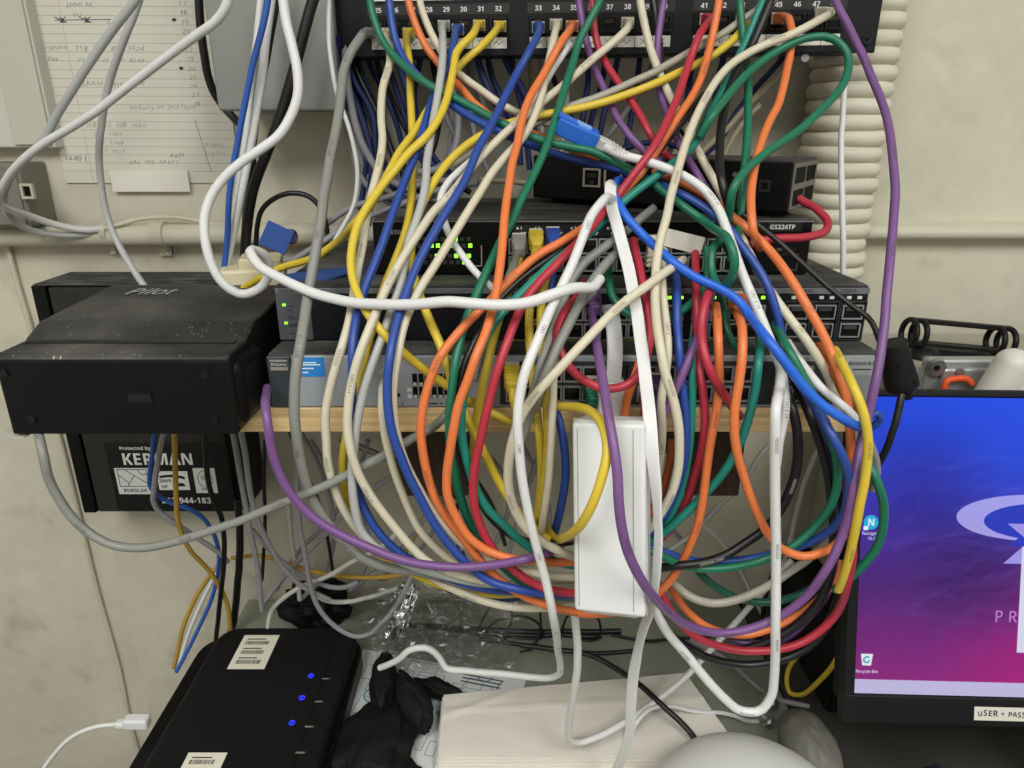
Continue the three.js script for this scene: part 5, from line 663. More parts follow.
["patch_cable", "grey", 3.1, "grey cable with a ribbed plug in the first port of the black switch", [11,2504,466,10,2499,481,8,2499,497,7,2498,514,5,2498,531,4,2497,547,2,2494,564,-1,2487,579,-6,2474,587,-11,2459,583,-17,2445,580], {"plug": [11, 2504, 442], "boot": 1}],
["patch_cable", "blue", 3.1, "blue cable with a round plug in the third port of the black switch", [65,2514,466,63,2504,471,62,2502,486,61,2501,502,61,2499,519,61,2495,535,60,2484,547,58,2472,557,56,2459,568,54,2445,574,53,2428,575,53,2413,581,53,2404,594,53,2398,609,54,2391,624], {"plug": [65, 2514, 442], "boot": 1}],
["patch_cable", "cream", 2.9, "thin cream cable hanging straight between the yellow pair and the white box", [64,2418,590,61,2415,623,58,2409,656,56,2392,685,55,2361,694,55,2327,694,54,2293,696,53,2260,697,52,2226,697,49,2193,698,45,2160,700,43,2128,689,42,2101,670], {}],
["patch_cable", "blue", 3.1, "dark blue cable bowed just left of the white box", [57,2312,636,65,2296,663,72,2268,673,76,2236,671,77,2204,670,74,2172,669,69,2140,668,64,2109,660,58,2079,650], {}],
["patch_cable", "red", 3.1, "red cable in a deep U in front of the white adapter plug", [105,2468,564,96,2464,597,87,2458,631,69,2443,656,60,2418,678,70,2390,694,94,2365,696,126,2352,697,159,2360,695,176,2388,690,185,2417,671,185,2444,649,181,2471,628,178,2495,603,177,2511,572,177,2525,540], {}],
["patch_cable", "orange", 3.1, "orange cable end showing behind the flat cable above the white box", [188,2391,624,183,2383,636,178,2375,648,173,2365,658,168,2352,664,163,2337,665,160,2322,664,159,2307,662,158,2292,661,157,2277,662,157,2262,664], {}],
["patch_cable", "green", 3.2, "long green cable falling from the panel top past number 36", [150,2915,300,144,2890,322,136,2863,340,120,2834,347,105,2806,358,96,2778,375,87,2752,395,78,2727,416,69,2701,436,60,2676,456,50,2651,476,38,2626,496,25,2602,516,12,2579,537,0,2555,558,-14,2532,578,-27,2508,599,-39,2485,620,-51,2460,640,-62,2435,659,-70,2410,681,-76,2381,697,-80,2348,703,-84,2314,706,-84,2281,706,-82,2247,705,-77,2213,703,-70,2180,701,-60,2148,699,-46,2118,697,-27,2089,695,-5,2064,696,20,2041,696,49,2025,695,79,2011,686,108,2000,673,137,1990,660], {}],
["patch_cable", "yellow", 3.1, "yellow cable with a fat plug in the grey switch", [0,2339,624,0,2334,639,1,2321,649,5,2305,652,8,2289,652,10,2272,651,11,2256,651,12,2239,650], {"plug": [0, 2339, 600], "boot": 1}],
["patch_cable", "yellow", 3.1, "yellow printed cable at the right edge of the bundle in front of the monitor corner", [452,2387,636,444,2386,668,440,2378,700,438,2367,731,448,2340,745,458,2308,749,463,2275,750,464,2242,752,463,2209,753,465,2176,750,468,2143,744,470,2110,738,472,2078,730,475,2047,718], {"print": "VERIFIED"}],
["patch_cable", "green", 3.1, "green cable making the lowest green arc right of the white box", [381,2411,590,373,2412,623,367,2411,657,365,2404,690,380,2377,704,397,2348,711,413,2319,711,430,2290,702,445,2260,697,456,2227,694,459,2193,693,451,2160,693,433,2130,693,410,2106,694,381,2088,694,349,2075,694,315,2068,694,281,2067,694,247,2074,694,219,2092,698,187,2104,696], {}],
["patch_cable", "green", 3.1, "green cable bulging out over the left edge of the monitor screen", [487,2255,690,483,2250,725,495,2223,737,508,2191,733,514,2156,730,513,2121,725,502,2088,719,489,2058,710,485,2028,691], {}],
["patch_cable", "black", 3.3, "black printed cable with white lettering curving left below the shelf", [391,2331,624,385,2331,657,381,2324,688,390,2292,694,396,2259,694,398,2225,693,393,2192,692,383,2160,692,365,2132,692,340,2110,693,312,2091,696,280,2081,699,247,2078,702,220,2065,689], {"print": "W AWG VERIFIED"}],
["patch_cable", "black", 3.4, "black cable inside the right bundle behind the blue loop", [408,2338,624,406,2327,656,411,2307,681,426,2276,683,439,2245,682,451,2213,681,460,2180,680,468,2147,680,475,2113,679,480,2080,679,480,2046,680,473,2012,682,463,1980,677,448,1950,671,423,1927,671,396,1907,668,366,1891,662], {}],
["patch_cable", "darkpurple", 3.1, "dark purple cable deep in the right bundle", [425,2329,620,426,2310,649,436,2281,663,450,2250,658,461,2218,656,472,2185,653,481,2151,650,487,2117,651,496,2084,654,499,2049,657,495,2015,659,485,1982,659,468,1952,659,449,1923,659,420,1904,659,387,1897,655,353,1901,650], {}],
["patch_cable", "black", 3.5, "black cable forming the lowest loop of the bundle", [459,2276,624,458,2263,656,468,2234,667,481,2203,659,487,2169,659,492,2135,660,499,2101,664,506,2067,667,507,2032,668,507,1998,666,503,1963,665,493,1930,664,475,1900,664,448,1879,663,415,1867,663,381,1862,663,346,1867,663,314,1878,664,284,1896,664,257,1918,664,235,1945,665,219,1975,665,210,2009,666], {}],
["patch_cable", "red", 3.1, "red cable in the lowest loop just above the black one", [476,2207,682,481,2176,692,480,2149,711,478,2123,730,482,2091,727,485,2058,720,492,2029,706,499,2001,690,499,1970,678,483,1942,676,458,1920,677,428,1908,678,395,1904,679,361,1904,678,329,1910,676,298,1923,676,272,1943,676,251,1969,677,235,1997,675,222,2026,664], {}],
["patch_cable", "orange", 3.1, "orange cable just above the red one at the bottom of the loop", [492,2067,671,489,2032,672,480,1999,667,463,1970,662,438,1946,659,408,1930,660,374,1921,662,340,1925,663,308,1938,663,282,1960,663,260,1987,662,243,2016,655], {}],
["patch_cable", "clear", 3.2, "beige cable arc above the purple loop at lower right", [488,2150,673,481,2116,667,470,2084,660,450,2056,658,423,2055,678,395,2044,691,368,2022,689,336,2007,689,302,2003,690,269,2014,689,246,2023,665], {}],
["patch_cable", "darkgreen", 3.1, "dark green cable arc below the beige one", [277,2048,644,298,2024,655,324,2002,655,354,1986,655,387,1978,655,421,1978,652,453,1980,641,480,2000,644,498,2028,647,509,2060,649], {}],
["patch_cable", "white", 2.9, "white cable running along the bright blue one at the right end", [401,2387,596,402,2381,612,403,2376,627,405,2370,642,408,2364,658,411,2358,673,417,2350,685,429,2340,691,442,2330,693,455,2320,695,466,2308,697,473,2293,697,477,2277,698], {}],
["patch_cable", "brown", 3.0, "brownish orange cable under the yellow printed one", [489,2298,670,479,2310,673,468,2322,674,458,2334,673,451,2347,668,447,2359,658,444,2369,646,443,2375,631,444,2379,615,444,2383,600], {}],
["patch_cable", "blue", 2.6, "small dull blue loop poking out at the monitor top corner", [485,2303,689,497,2314,690,505,2303,688,499,2290,682,491,2278,673], {}],
["patch_cable", "grey", 2.6, "short grey cable at the monitor edge beside the yellow cable", [477,2292,705,486,2278,707,494,2263,707,501,2248,705,506,2232,703,508,2216,699,508,2199,696], {}],
["patch_cable", "purple", 3.1, "purple cable sweeping from behind the black box to the white box, lower left", [-354,2326,624,-344,2330,656,-334,2336,687,-324,2338,719,-317,2317,738,-316,2283,738,-311,2250,737,-300,2218,736,-283,2190,735,-259,2166,735,-232,2147,734,-202,2131,734,-172,2116,734,-140,2105,734,-107,2100,735,-74,2099,737,-41,2103,740,-8,2111,744,23,2120,746,48,2115,726,61,2102,698,72,2087,670], {}],
["patch_cable", "grey", 3.2, "grey cable drooping from under the black box and rising to the shelf", [-680,2277,650,-662,2272,678,-650,2249,695,-652,2215,693,-646,2182,691,-633,2150,691,-613,2123,690,-585,2105,690,-551,2100,690,-518,2104,690,-485,2113,690,-453,2124,690,-421,2136,691,-389,2148,692,-358,2163,693,-328,2177,695,-297,2191,697,-265,2205,696,-235,2220,694,-205,2236,692,-175,2252,690,-147,2271,692,-123,2278,673,-110,2275,641,-91,2290,620], {"print": "SYSTEM"}],
["patch_cable", "cream", 2.9, "cream cable behind the blue one, rising only to the grey switch", [-181,2356,640,-178,2345,671,-176,2323,694,-174,2290,699,-169,2258,700,-163,2225,698,-155,2193,695,-146,2161,692,-134,2130,690,-116,2103,688,-94,2078,686,-69,2056,682,-44,2036,674,-17,2020,663,12,2009,654,44,2004,646,76,2003,638,108,2002,630], {}],
["patch_cable", "navy", 3.0, "navy cable at the underside of the bundle", [-146,2014,632,-117,1993,631,-84,1978,631,-49,1970,632,-13,1967,630,23,1967,626,59,1969,621,94,1975,619], {}],
["patch_cable", "lightgrey", 3.4, "light grey cable crossing the notes from upper right to lower left, thicker one", [-559,2901,340,-580,2875,341,-605,2852,337,-631,2832,330,-656,2810,325,-681,2788,319,-705,2765,315,-729,2742,309,-753,2720,302,-777,2698,294,-800,2675,285,-825,2656,273,-851,2640,261,-878,2624,248,-905,2609,234,-931,2594,218,-954,2577,201,-976,2559,183,-994,2540,163,-1006,2516,142,-1007,2495,116,-995,2477,91,-967,2468,76,-936,2464,63,-905,2465,50,-877,2474,34], {}],
["patch_cable", "white", 3.6, "white cable making the long diagonal across the handwritten notes", [-416,2884,400,-425,2852,399,-448,2830,392,-477,2816,383,-506,2802,374,-535,2788,364,-564,2773,356,-593,2758,347,-622,2743,339,-650,2728,332,-679,2712,324,-708,2698,317,-738,2685,308,-768,2672,300,-798,2660,292,-828,2646,283,-856,2632,273,-883,2617,261,-910,2601,247,-934,2584,233,-958,2566,218,-978,2547,199,-986,2532,171,-985,2520,139,-977,2507,110,-958,2492,87,-932,2481,71,-900,2475,60,-870,2477,46], {}],
["patch_cable", "lightgrey", 3.2, "light grey cable hanging in front of the notes and ending behind the black box", [-607,2917,250,-621,2888,250,-637,2859,250,-655,2831,250,-674,2804,245,-692,2776,242,-708,2747,240,-722,2717,238,-734,2687,235,-746,2656,232,-755,2625,228,-761,2592,224,-765,2560,221,-765,2527,220,-758,2495,224,-745,2465,231,-729,2438,240,-711,2412,250,-692,2386,260], {}],
["patch_cable", "cream", 2.4, "cream wire clipped along the top of the wall pipe", [-864,2479,56,-832,2487,46,-799,2495,38,-765,2498,32,-731,2498,29,-696,2494,28,-662,2487,28,-628,2479,28], {}],
["power_cable", "black", 4.0, "black cord hanging down in front of the notes beside the grey box", [-570,2941,120,-575,2907,120,-579,2874,118,-582,2841,115,-583,2807,111,-584,2774,105,-579,2742,97,-564,2714,90,-541,2691,100,-521,2671,118,-510,2643,132,-506,2611,143,-509,2579,152,-513,2546,160], {}],
["patch_cable", "white", 3.0, "white cable at far left of the strands in front of the grey box", [-407,2914,270,-414,2880,270,-420,2847,275,-426,2814,280,-432,2781,286,-439,2748,291,-445,2714,297,-451,2681,301,-459,2648,303,-468,2615,304,-477,2582,303,-487,2549,301,-498,2517,297,-511,2485,293,-523,2454,289,-535,2422,285,-547,2390,280], {}],
["patch_cable", "white", 3.4, "white cable in the middle of the strands in front of the grey box", [-381,2908,300,-388,2875,300,-396,2842,302,-404,2808,304,-410,2775,307,-418,2742,310,-427,2709,313,-436,2676,315,-446,2643,317,-456,2611,319,-467,2578,320,-478,2546,318,-490,2514,316,-502,2482,313,-514,2450,310,-527,2419,305,-542,2389,299], {}],
["patch_cable", "midblue", 2.6, "blue cable hanging in front of the grey electrical box", [-377,2903,330,-384,2870,330,-394,2838,331,-406,2806,334,-418,2775,336,-429,2743,336,-440,2711,336,-451,2679,336,-461,2647,336,-472,2614,336,-481,2582,336,-489,2549,334,-496,2516,330,-504,2484,326,-514,2451,322,-525,2420,317,-539,2390,311], {}],
["power_cable", "black", 3.0, "thin black cord behind the white strands in front of the grey box", [-386,2917,250,-393,2885,250,-402,2853,251,-412,2821,252,-421,2789,254,-431,2757,256,-440,2725,258,-448,2693,260,-457,2660,260,-465,2628,260,-473,2596,260,-481,2563,260,-488,2531,260,-494,2498,260,-501,2465,260], {}],
["power_cable", "black", 4.6, "thick black cord slanting down across the grey electrical box", [-308,2912,280,-323,2882,280,-336,2851,282,-348,2819,284,-360,2788,284,-373,2756,284,-386,2725,284,-400,2694,284,-415,2664,284,-431,2634,284,-447,2605,283,-462,2574,281,-473,2542,279,-482,2510,277,-490,2477,275,-496,2444,273,-503,2411,270], {}],
["patch_cable", "white", 2.0, "thin white wire hanging beside the right edge of the grey box", [-299,2916,260,-304,2882,260,-307,2848,261,-309,2814,263,-307,2780,266,-303,2746,269,-294,2714,275,-283,2682,281,-275,2649,288,-270,2616,295,-271,2583,303,-278,2551,311,-293,2522,321,-311,2494,330], {}],
["power_cable", "black", 2.4, "black cord arched above the middle switch at left", [-483,2471,240,-477,2504,240,-465,2535,240,-440,2556,240,-409,2566,240,-376,2561,240,-354,2538,240,-347,2505,240,-349,2472,240,-354,2439,240], {}],
["patch_cable", "white", 2.4, "thin white cable hanging in front of the ribbed cream column", [556,2754,300,553,2725,313,551,2694,325,549,2663,335,550,2632,344,552,2600,352,555,2569,359,558,2537,365,562,2505,370,567,2472,371,572,2440,370], {}],
["power_cable", "black", 2.0, "black power cord slanting over the switches to the black adapter", [335,2561,529,362,2543,537,388,2523,546,412,2502,557,434,2482,572,456,2462,589,479,2444,605,501,2427,623,513,2399,636], {}],
["power_cable", "black", 2.6, "black twin cord hanging below the adapter over the monitor screen", [543,2339,660,540,2325,667,537,2309,672,534,2294,676,532,2277,676,530,2261,676,528,2245,674,525,2229,671,522,2213,668,518,2198,664], {}],
["patch_cable", "red", 3.3, "red cable looping round the right end of the black switch", [473,2570,380,483,2563,391,492,2558,403,499,2550,415,505,2541,427,503,2531,439,493,2524,450,479,2521,458,464,2519,464,448,2518,468,432,2518,471,416,2518,473,400,2517,475,384,2514,477,369,2510,480], {}],
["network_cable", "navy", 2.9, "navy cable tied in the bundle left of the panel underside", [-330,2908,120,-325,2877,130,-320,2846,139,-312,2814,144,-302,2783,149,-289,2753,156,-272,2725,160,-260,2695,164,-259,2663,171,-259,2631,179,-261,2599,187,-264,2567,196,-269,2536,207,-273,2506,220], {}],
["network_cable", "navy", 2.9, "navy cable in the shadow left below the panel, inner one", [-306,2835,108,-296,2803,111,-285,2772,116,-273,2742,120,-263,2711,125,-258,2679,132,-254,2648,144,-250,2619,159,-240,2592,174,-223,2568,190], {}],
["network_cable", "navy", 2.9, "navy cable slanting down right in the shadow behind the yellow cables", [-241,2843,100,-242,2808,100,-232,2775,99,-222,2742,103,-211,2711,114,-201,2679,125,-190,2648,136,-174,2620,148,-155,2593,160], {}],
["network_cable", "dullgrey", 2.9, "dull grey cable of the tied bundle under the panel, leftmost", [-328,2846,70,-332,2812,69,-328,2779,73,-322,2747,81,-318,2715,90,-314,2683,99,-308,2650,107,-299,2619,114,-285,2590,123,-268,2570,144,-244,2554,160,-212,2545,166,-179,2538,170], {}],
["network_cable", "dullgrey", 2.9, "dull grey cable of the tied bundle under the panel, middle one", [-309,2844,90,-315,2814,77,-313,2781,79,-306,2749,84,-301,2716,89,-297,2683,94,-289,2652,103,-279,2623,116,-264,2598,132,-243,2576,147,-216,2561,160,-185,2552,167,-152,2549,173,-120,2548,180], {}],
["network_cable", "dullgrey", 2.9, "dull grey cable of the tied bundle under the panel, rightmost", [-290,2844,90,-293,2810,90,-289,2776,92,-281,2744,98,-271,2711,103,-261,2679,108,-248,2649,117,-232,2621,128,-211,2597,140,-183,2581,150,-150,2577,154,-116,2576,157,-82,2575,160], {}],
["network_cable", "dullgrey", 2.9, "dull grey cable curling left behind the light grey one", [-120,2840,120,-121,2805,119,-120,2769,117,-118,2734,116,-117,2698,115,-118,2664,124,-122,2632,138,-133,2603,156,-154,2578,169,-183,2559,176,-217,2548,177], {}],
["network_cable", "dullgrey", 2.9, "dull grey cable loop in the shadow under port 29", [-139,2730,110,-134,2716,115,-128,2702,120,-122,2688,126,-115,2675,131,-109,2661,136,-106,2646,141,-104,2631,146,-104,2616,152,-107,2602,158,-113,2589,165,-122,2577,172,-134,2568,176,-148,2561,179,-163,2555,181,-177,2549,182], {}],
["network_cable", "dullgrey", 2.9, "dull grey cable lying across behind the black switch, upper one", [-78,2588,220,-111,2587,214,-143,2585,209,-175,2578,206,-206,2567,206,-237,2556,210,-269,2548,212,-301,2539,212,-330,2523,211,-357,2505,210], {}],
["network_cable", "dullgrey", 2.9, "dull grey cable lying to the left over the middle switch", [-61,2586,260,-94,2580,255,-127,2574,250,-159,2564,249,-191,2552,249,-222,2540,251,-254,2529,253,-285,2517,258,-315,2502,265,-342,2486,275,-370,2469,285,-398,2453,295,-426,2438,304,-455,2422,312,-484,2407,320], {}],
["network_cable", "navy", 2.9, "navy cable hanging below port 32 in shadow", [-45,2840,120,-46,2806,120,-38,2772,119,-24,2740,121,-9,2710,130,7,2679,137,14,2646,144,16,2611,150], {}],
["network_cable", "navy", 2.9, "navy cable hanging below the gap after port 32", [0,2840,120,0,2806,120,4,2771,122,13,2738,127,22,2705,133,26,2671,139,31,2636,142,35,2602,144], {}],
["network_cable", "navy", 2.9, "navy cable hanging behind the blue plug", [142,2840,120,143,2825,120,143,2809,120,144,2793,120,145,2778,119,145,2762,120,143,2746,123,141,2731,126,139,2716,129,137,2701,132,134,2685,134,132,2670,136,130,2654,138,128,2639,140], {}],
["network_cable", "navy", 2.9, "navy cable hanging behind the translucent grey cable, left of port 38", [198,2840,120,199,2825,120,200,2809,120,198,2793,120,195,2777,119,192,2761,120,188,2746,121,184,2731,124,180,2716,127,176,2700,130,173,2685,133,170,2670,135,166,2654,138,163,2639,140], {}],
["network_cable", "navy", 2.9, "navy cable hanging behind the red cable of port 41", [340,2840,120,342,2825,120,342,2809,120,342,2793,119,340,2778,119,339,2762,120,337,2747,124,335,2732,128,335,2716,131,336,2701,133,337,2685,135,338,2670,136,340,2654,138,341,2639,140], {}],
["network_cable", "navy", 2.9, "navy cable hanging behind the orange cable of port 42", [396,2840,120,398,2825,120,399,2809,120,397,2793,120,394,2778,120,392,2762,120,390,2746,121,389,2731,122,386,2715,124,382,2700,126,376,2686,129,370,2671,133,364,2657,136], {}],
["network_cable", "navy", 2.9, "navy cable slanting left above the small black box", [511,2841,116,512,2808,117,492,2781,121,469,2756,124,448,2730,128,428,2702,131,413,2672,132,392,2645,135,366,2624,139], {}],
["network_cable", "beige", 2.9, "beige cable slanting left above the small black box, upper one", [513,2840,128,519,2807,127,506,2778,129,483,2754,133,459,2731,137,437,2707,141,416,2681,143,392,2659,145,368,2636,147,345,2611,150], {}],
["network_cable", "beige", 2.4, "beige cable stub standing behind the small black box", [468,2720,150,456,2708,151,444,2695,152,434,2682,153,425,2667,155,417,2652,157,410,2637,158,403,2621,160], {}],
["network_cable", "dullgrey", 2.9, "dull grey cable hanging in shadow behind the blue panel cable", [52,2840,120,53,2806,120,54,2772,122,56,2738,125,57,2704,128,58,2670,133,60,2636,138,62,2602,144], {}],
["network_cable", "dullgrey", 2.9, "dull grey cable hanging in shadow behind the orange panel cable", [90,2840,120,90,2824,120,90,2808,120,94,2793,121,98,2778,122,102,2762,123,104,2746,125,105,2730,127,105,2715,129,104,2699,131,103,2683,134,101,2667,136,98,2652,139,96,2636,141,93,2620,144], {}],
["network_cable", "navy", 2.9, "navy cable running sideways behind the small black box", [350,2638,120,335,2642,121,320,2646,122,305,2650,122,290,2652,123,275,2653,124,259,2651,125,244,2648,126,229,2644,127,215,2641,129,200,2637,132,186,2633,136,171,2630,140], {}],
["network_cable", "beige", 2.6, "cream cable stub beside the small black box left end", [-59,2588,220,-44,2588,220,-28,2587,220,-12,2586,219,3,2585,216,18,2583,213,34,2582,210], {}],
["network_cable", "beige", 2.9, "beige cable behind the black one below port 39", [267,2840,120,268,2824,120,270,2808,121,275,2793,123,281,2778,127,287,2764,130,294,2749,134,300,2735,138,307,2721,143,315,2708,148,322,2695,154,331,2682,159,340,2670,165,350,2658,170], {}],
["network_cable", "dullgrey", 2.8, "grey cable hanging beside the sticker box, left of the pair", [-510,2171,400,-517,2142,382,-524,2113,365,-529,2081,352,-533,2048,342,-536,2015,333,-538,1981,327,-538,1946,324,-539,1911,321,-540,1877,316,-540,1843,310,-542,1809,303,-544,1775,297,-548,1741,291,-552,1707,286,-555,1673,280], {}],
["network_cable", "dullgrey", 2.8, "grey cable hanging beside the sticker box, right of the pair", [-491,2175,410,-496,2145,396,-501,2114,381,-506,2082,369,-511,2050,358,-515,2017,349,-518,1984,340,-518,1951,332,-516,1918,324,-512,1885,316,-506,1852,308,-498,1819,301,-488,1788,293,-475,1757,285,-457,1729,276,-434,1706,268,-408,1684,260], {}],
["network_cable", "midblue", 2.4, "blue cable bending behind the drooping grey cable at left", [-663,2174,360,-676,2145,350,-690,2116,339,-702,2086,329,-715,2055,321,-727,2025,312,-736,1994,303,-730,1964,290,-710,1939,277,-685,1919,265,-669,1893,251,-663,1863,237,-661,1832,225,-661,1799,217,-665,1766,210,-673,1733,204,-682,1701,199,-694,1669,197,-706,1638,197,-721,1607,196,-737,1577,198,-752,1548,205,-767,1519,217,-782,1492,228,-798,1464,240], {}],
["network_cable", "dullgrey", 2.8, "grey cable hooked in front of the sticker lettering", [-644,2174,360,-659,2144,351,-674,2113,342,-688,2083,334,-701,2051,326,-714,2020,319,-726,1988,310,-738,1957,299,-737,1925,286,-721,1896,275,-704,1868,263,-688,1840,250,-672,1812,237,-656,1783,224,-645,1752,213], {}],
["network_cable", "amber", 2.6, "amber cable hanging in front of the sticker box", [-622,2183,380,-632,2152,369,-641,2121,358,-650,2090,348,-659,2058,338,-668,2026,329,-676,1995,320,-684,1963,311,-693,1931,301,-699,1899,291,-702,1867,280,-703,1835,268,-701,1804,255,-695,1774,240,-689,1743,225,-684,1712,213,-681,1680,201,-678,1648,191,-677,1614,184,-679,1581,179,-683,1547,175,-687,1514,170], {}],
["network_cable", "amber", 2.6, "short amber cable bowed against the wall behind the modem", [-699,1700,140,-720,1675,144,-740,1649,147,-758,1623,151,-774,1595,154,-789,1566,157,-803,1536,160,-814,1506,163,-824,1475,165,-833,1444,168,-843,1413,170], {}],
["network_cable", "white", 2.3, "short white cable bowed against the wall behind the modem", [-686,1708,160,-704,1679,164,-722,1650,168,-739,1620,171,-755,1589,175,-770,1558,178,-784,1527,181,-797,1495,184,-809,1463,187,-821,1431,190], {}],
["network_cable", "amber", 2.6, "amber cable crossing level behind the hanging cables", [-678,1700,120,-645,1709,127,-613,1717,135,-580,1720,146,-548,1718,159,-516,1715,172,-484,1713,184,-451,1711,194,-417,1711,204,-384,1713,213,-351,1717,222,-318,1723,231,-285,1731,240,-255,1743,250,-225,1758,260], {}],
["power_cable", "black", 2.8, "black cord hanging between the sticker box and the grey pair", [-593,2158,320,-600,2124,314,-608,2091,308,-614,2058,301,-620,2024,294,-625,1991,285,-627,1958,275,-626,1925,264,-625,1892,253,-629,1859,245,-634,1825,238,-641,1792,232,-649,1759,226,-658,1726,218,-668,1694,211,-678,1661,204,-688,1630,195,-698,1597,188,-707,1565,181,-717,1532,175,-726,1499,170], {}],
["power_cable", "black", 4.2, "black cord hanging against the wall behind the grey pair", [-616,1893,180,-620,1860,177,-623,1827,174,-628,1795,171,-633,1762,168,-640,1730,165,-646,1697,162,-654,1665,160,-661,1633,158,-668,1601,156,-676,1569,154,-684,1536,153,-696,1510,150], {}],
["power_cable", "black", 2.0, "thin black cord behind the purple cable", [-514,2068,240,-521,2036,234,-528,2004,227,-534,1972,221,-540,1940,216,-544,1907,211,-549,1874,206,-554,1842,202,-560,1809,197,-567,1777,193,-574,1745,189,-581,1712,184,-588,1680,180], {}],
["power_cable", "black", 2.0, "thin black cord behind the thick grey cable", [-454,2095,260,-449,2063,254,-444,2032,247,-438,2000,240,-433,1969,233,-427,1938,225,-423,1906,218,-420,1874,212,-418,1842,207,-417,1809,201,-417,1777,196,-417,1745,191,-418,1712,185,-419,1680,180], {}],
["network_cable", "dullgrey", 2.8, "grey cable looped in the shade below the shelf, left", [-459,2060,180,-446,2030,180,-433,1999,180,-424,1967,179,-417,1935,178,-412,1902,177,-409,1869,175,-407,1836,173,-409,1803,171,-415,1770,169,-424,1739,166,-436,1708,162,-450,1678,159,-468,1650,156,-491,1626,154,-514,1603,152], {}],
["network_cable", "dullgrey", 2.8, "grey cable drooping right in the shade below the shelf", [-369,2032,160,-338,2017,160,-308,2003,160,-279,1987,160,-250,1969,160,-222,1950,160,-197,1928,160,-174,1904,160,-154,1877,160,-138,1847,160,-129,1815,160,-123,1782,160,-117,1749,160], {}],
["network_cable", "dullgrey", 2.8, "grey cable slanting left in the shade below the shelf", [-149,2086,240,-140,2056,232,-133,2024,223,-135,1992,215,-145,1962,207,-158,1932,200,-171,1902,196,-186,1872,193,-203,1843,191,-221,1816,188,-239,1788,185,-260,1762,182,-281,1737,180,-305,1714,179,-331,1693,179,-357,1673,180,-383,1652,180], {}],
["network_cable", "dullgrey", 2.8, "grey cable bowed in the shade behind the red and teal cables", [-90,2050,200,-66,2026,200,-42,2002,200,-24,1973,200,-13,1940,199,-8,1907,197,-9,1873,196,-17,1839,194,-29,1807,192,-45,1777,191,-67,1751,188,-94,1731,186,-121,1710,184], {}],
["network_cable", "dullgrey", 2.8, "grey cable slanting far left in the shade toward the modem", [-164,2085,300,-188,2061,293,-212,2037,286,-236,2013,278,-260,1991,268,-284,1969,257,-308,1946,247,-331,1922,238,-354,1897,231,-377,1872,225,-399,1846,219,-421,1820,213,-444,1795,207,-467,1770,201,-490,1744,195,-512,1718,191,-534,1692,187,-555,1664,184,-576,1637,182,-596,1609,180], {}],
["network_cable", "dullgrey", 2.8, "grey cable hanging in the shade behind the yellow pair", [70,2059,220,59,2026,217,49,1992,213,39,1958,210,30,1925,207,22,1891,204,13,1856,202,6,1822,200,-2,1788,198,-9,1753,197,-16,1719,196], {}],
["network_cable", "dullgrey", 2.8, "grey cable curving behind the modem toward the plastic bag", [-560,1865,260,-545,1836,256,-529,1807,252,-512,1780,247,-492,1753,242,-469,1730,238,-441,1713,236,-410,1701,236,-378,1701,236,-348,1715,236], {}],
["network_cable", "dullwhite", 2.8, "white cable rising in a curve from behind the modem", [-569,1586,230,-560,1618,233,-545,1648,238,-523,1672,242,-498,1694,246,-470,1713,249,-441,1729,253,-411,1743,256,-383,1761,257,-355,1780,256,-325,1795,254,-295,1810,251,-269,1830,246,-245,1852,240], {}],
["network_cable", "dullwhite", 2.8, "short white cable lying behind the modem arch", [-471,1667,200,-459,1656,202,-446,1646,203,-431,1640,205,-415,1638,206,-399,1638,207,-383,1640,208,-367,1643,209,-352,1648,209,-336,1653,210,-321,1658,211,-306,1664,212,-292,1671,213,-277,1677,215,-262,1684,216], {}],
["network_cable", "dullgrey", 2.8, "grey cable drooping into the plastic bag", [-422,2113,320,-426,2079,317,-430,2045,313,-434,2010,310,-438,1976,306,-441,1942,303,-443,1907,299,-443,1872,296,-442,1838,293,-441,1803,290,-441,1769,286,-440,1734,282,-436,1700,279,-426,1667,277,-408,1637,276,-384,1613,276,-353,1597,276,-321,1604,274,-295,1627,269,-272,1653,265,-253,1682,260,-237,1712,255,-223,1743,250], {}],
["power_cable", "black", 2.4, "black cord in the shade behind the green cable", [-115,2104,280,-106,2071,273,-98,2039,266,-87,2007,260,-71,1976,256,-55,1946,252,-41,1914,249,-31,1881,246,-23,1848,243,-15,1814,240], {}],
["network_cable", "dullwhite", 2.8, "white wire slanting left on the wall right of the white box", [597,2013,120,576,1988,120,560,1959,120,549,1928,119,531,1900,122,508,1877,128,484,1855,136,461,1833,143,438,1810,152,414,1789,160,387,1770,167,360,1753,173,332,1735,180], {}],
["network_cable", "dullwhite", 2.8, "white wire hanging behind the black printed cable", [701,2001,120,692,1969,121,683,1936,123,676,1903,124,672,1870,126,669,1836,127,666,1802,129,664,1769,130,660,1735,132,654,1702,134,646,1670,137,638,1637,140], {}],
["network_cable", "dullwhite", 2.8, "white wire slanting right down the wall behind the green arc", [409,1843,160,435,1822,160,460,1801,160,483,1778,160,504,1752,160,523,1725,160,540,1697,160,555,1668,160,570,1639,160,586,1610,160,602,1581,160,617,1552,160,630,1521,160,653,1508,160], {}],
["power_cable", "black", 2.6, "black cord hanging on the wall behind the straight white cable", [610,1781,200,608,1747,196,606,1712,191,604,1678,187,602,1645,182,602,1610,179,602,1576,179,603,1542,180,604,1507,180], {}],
["network_cable", "dullgrey", 2.8, "grey cable lying on the desk behind the curled white cable", [415,1557,240,444,1554,259,473,1549,279,499,1538,300,524,1525,322,547,1515,347,574,1508,367,607,1508,381,640,1508,390], {}],
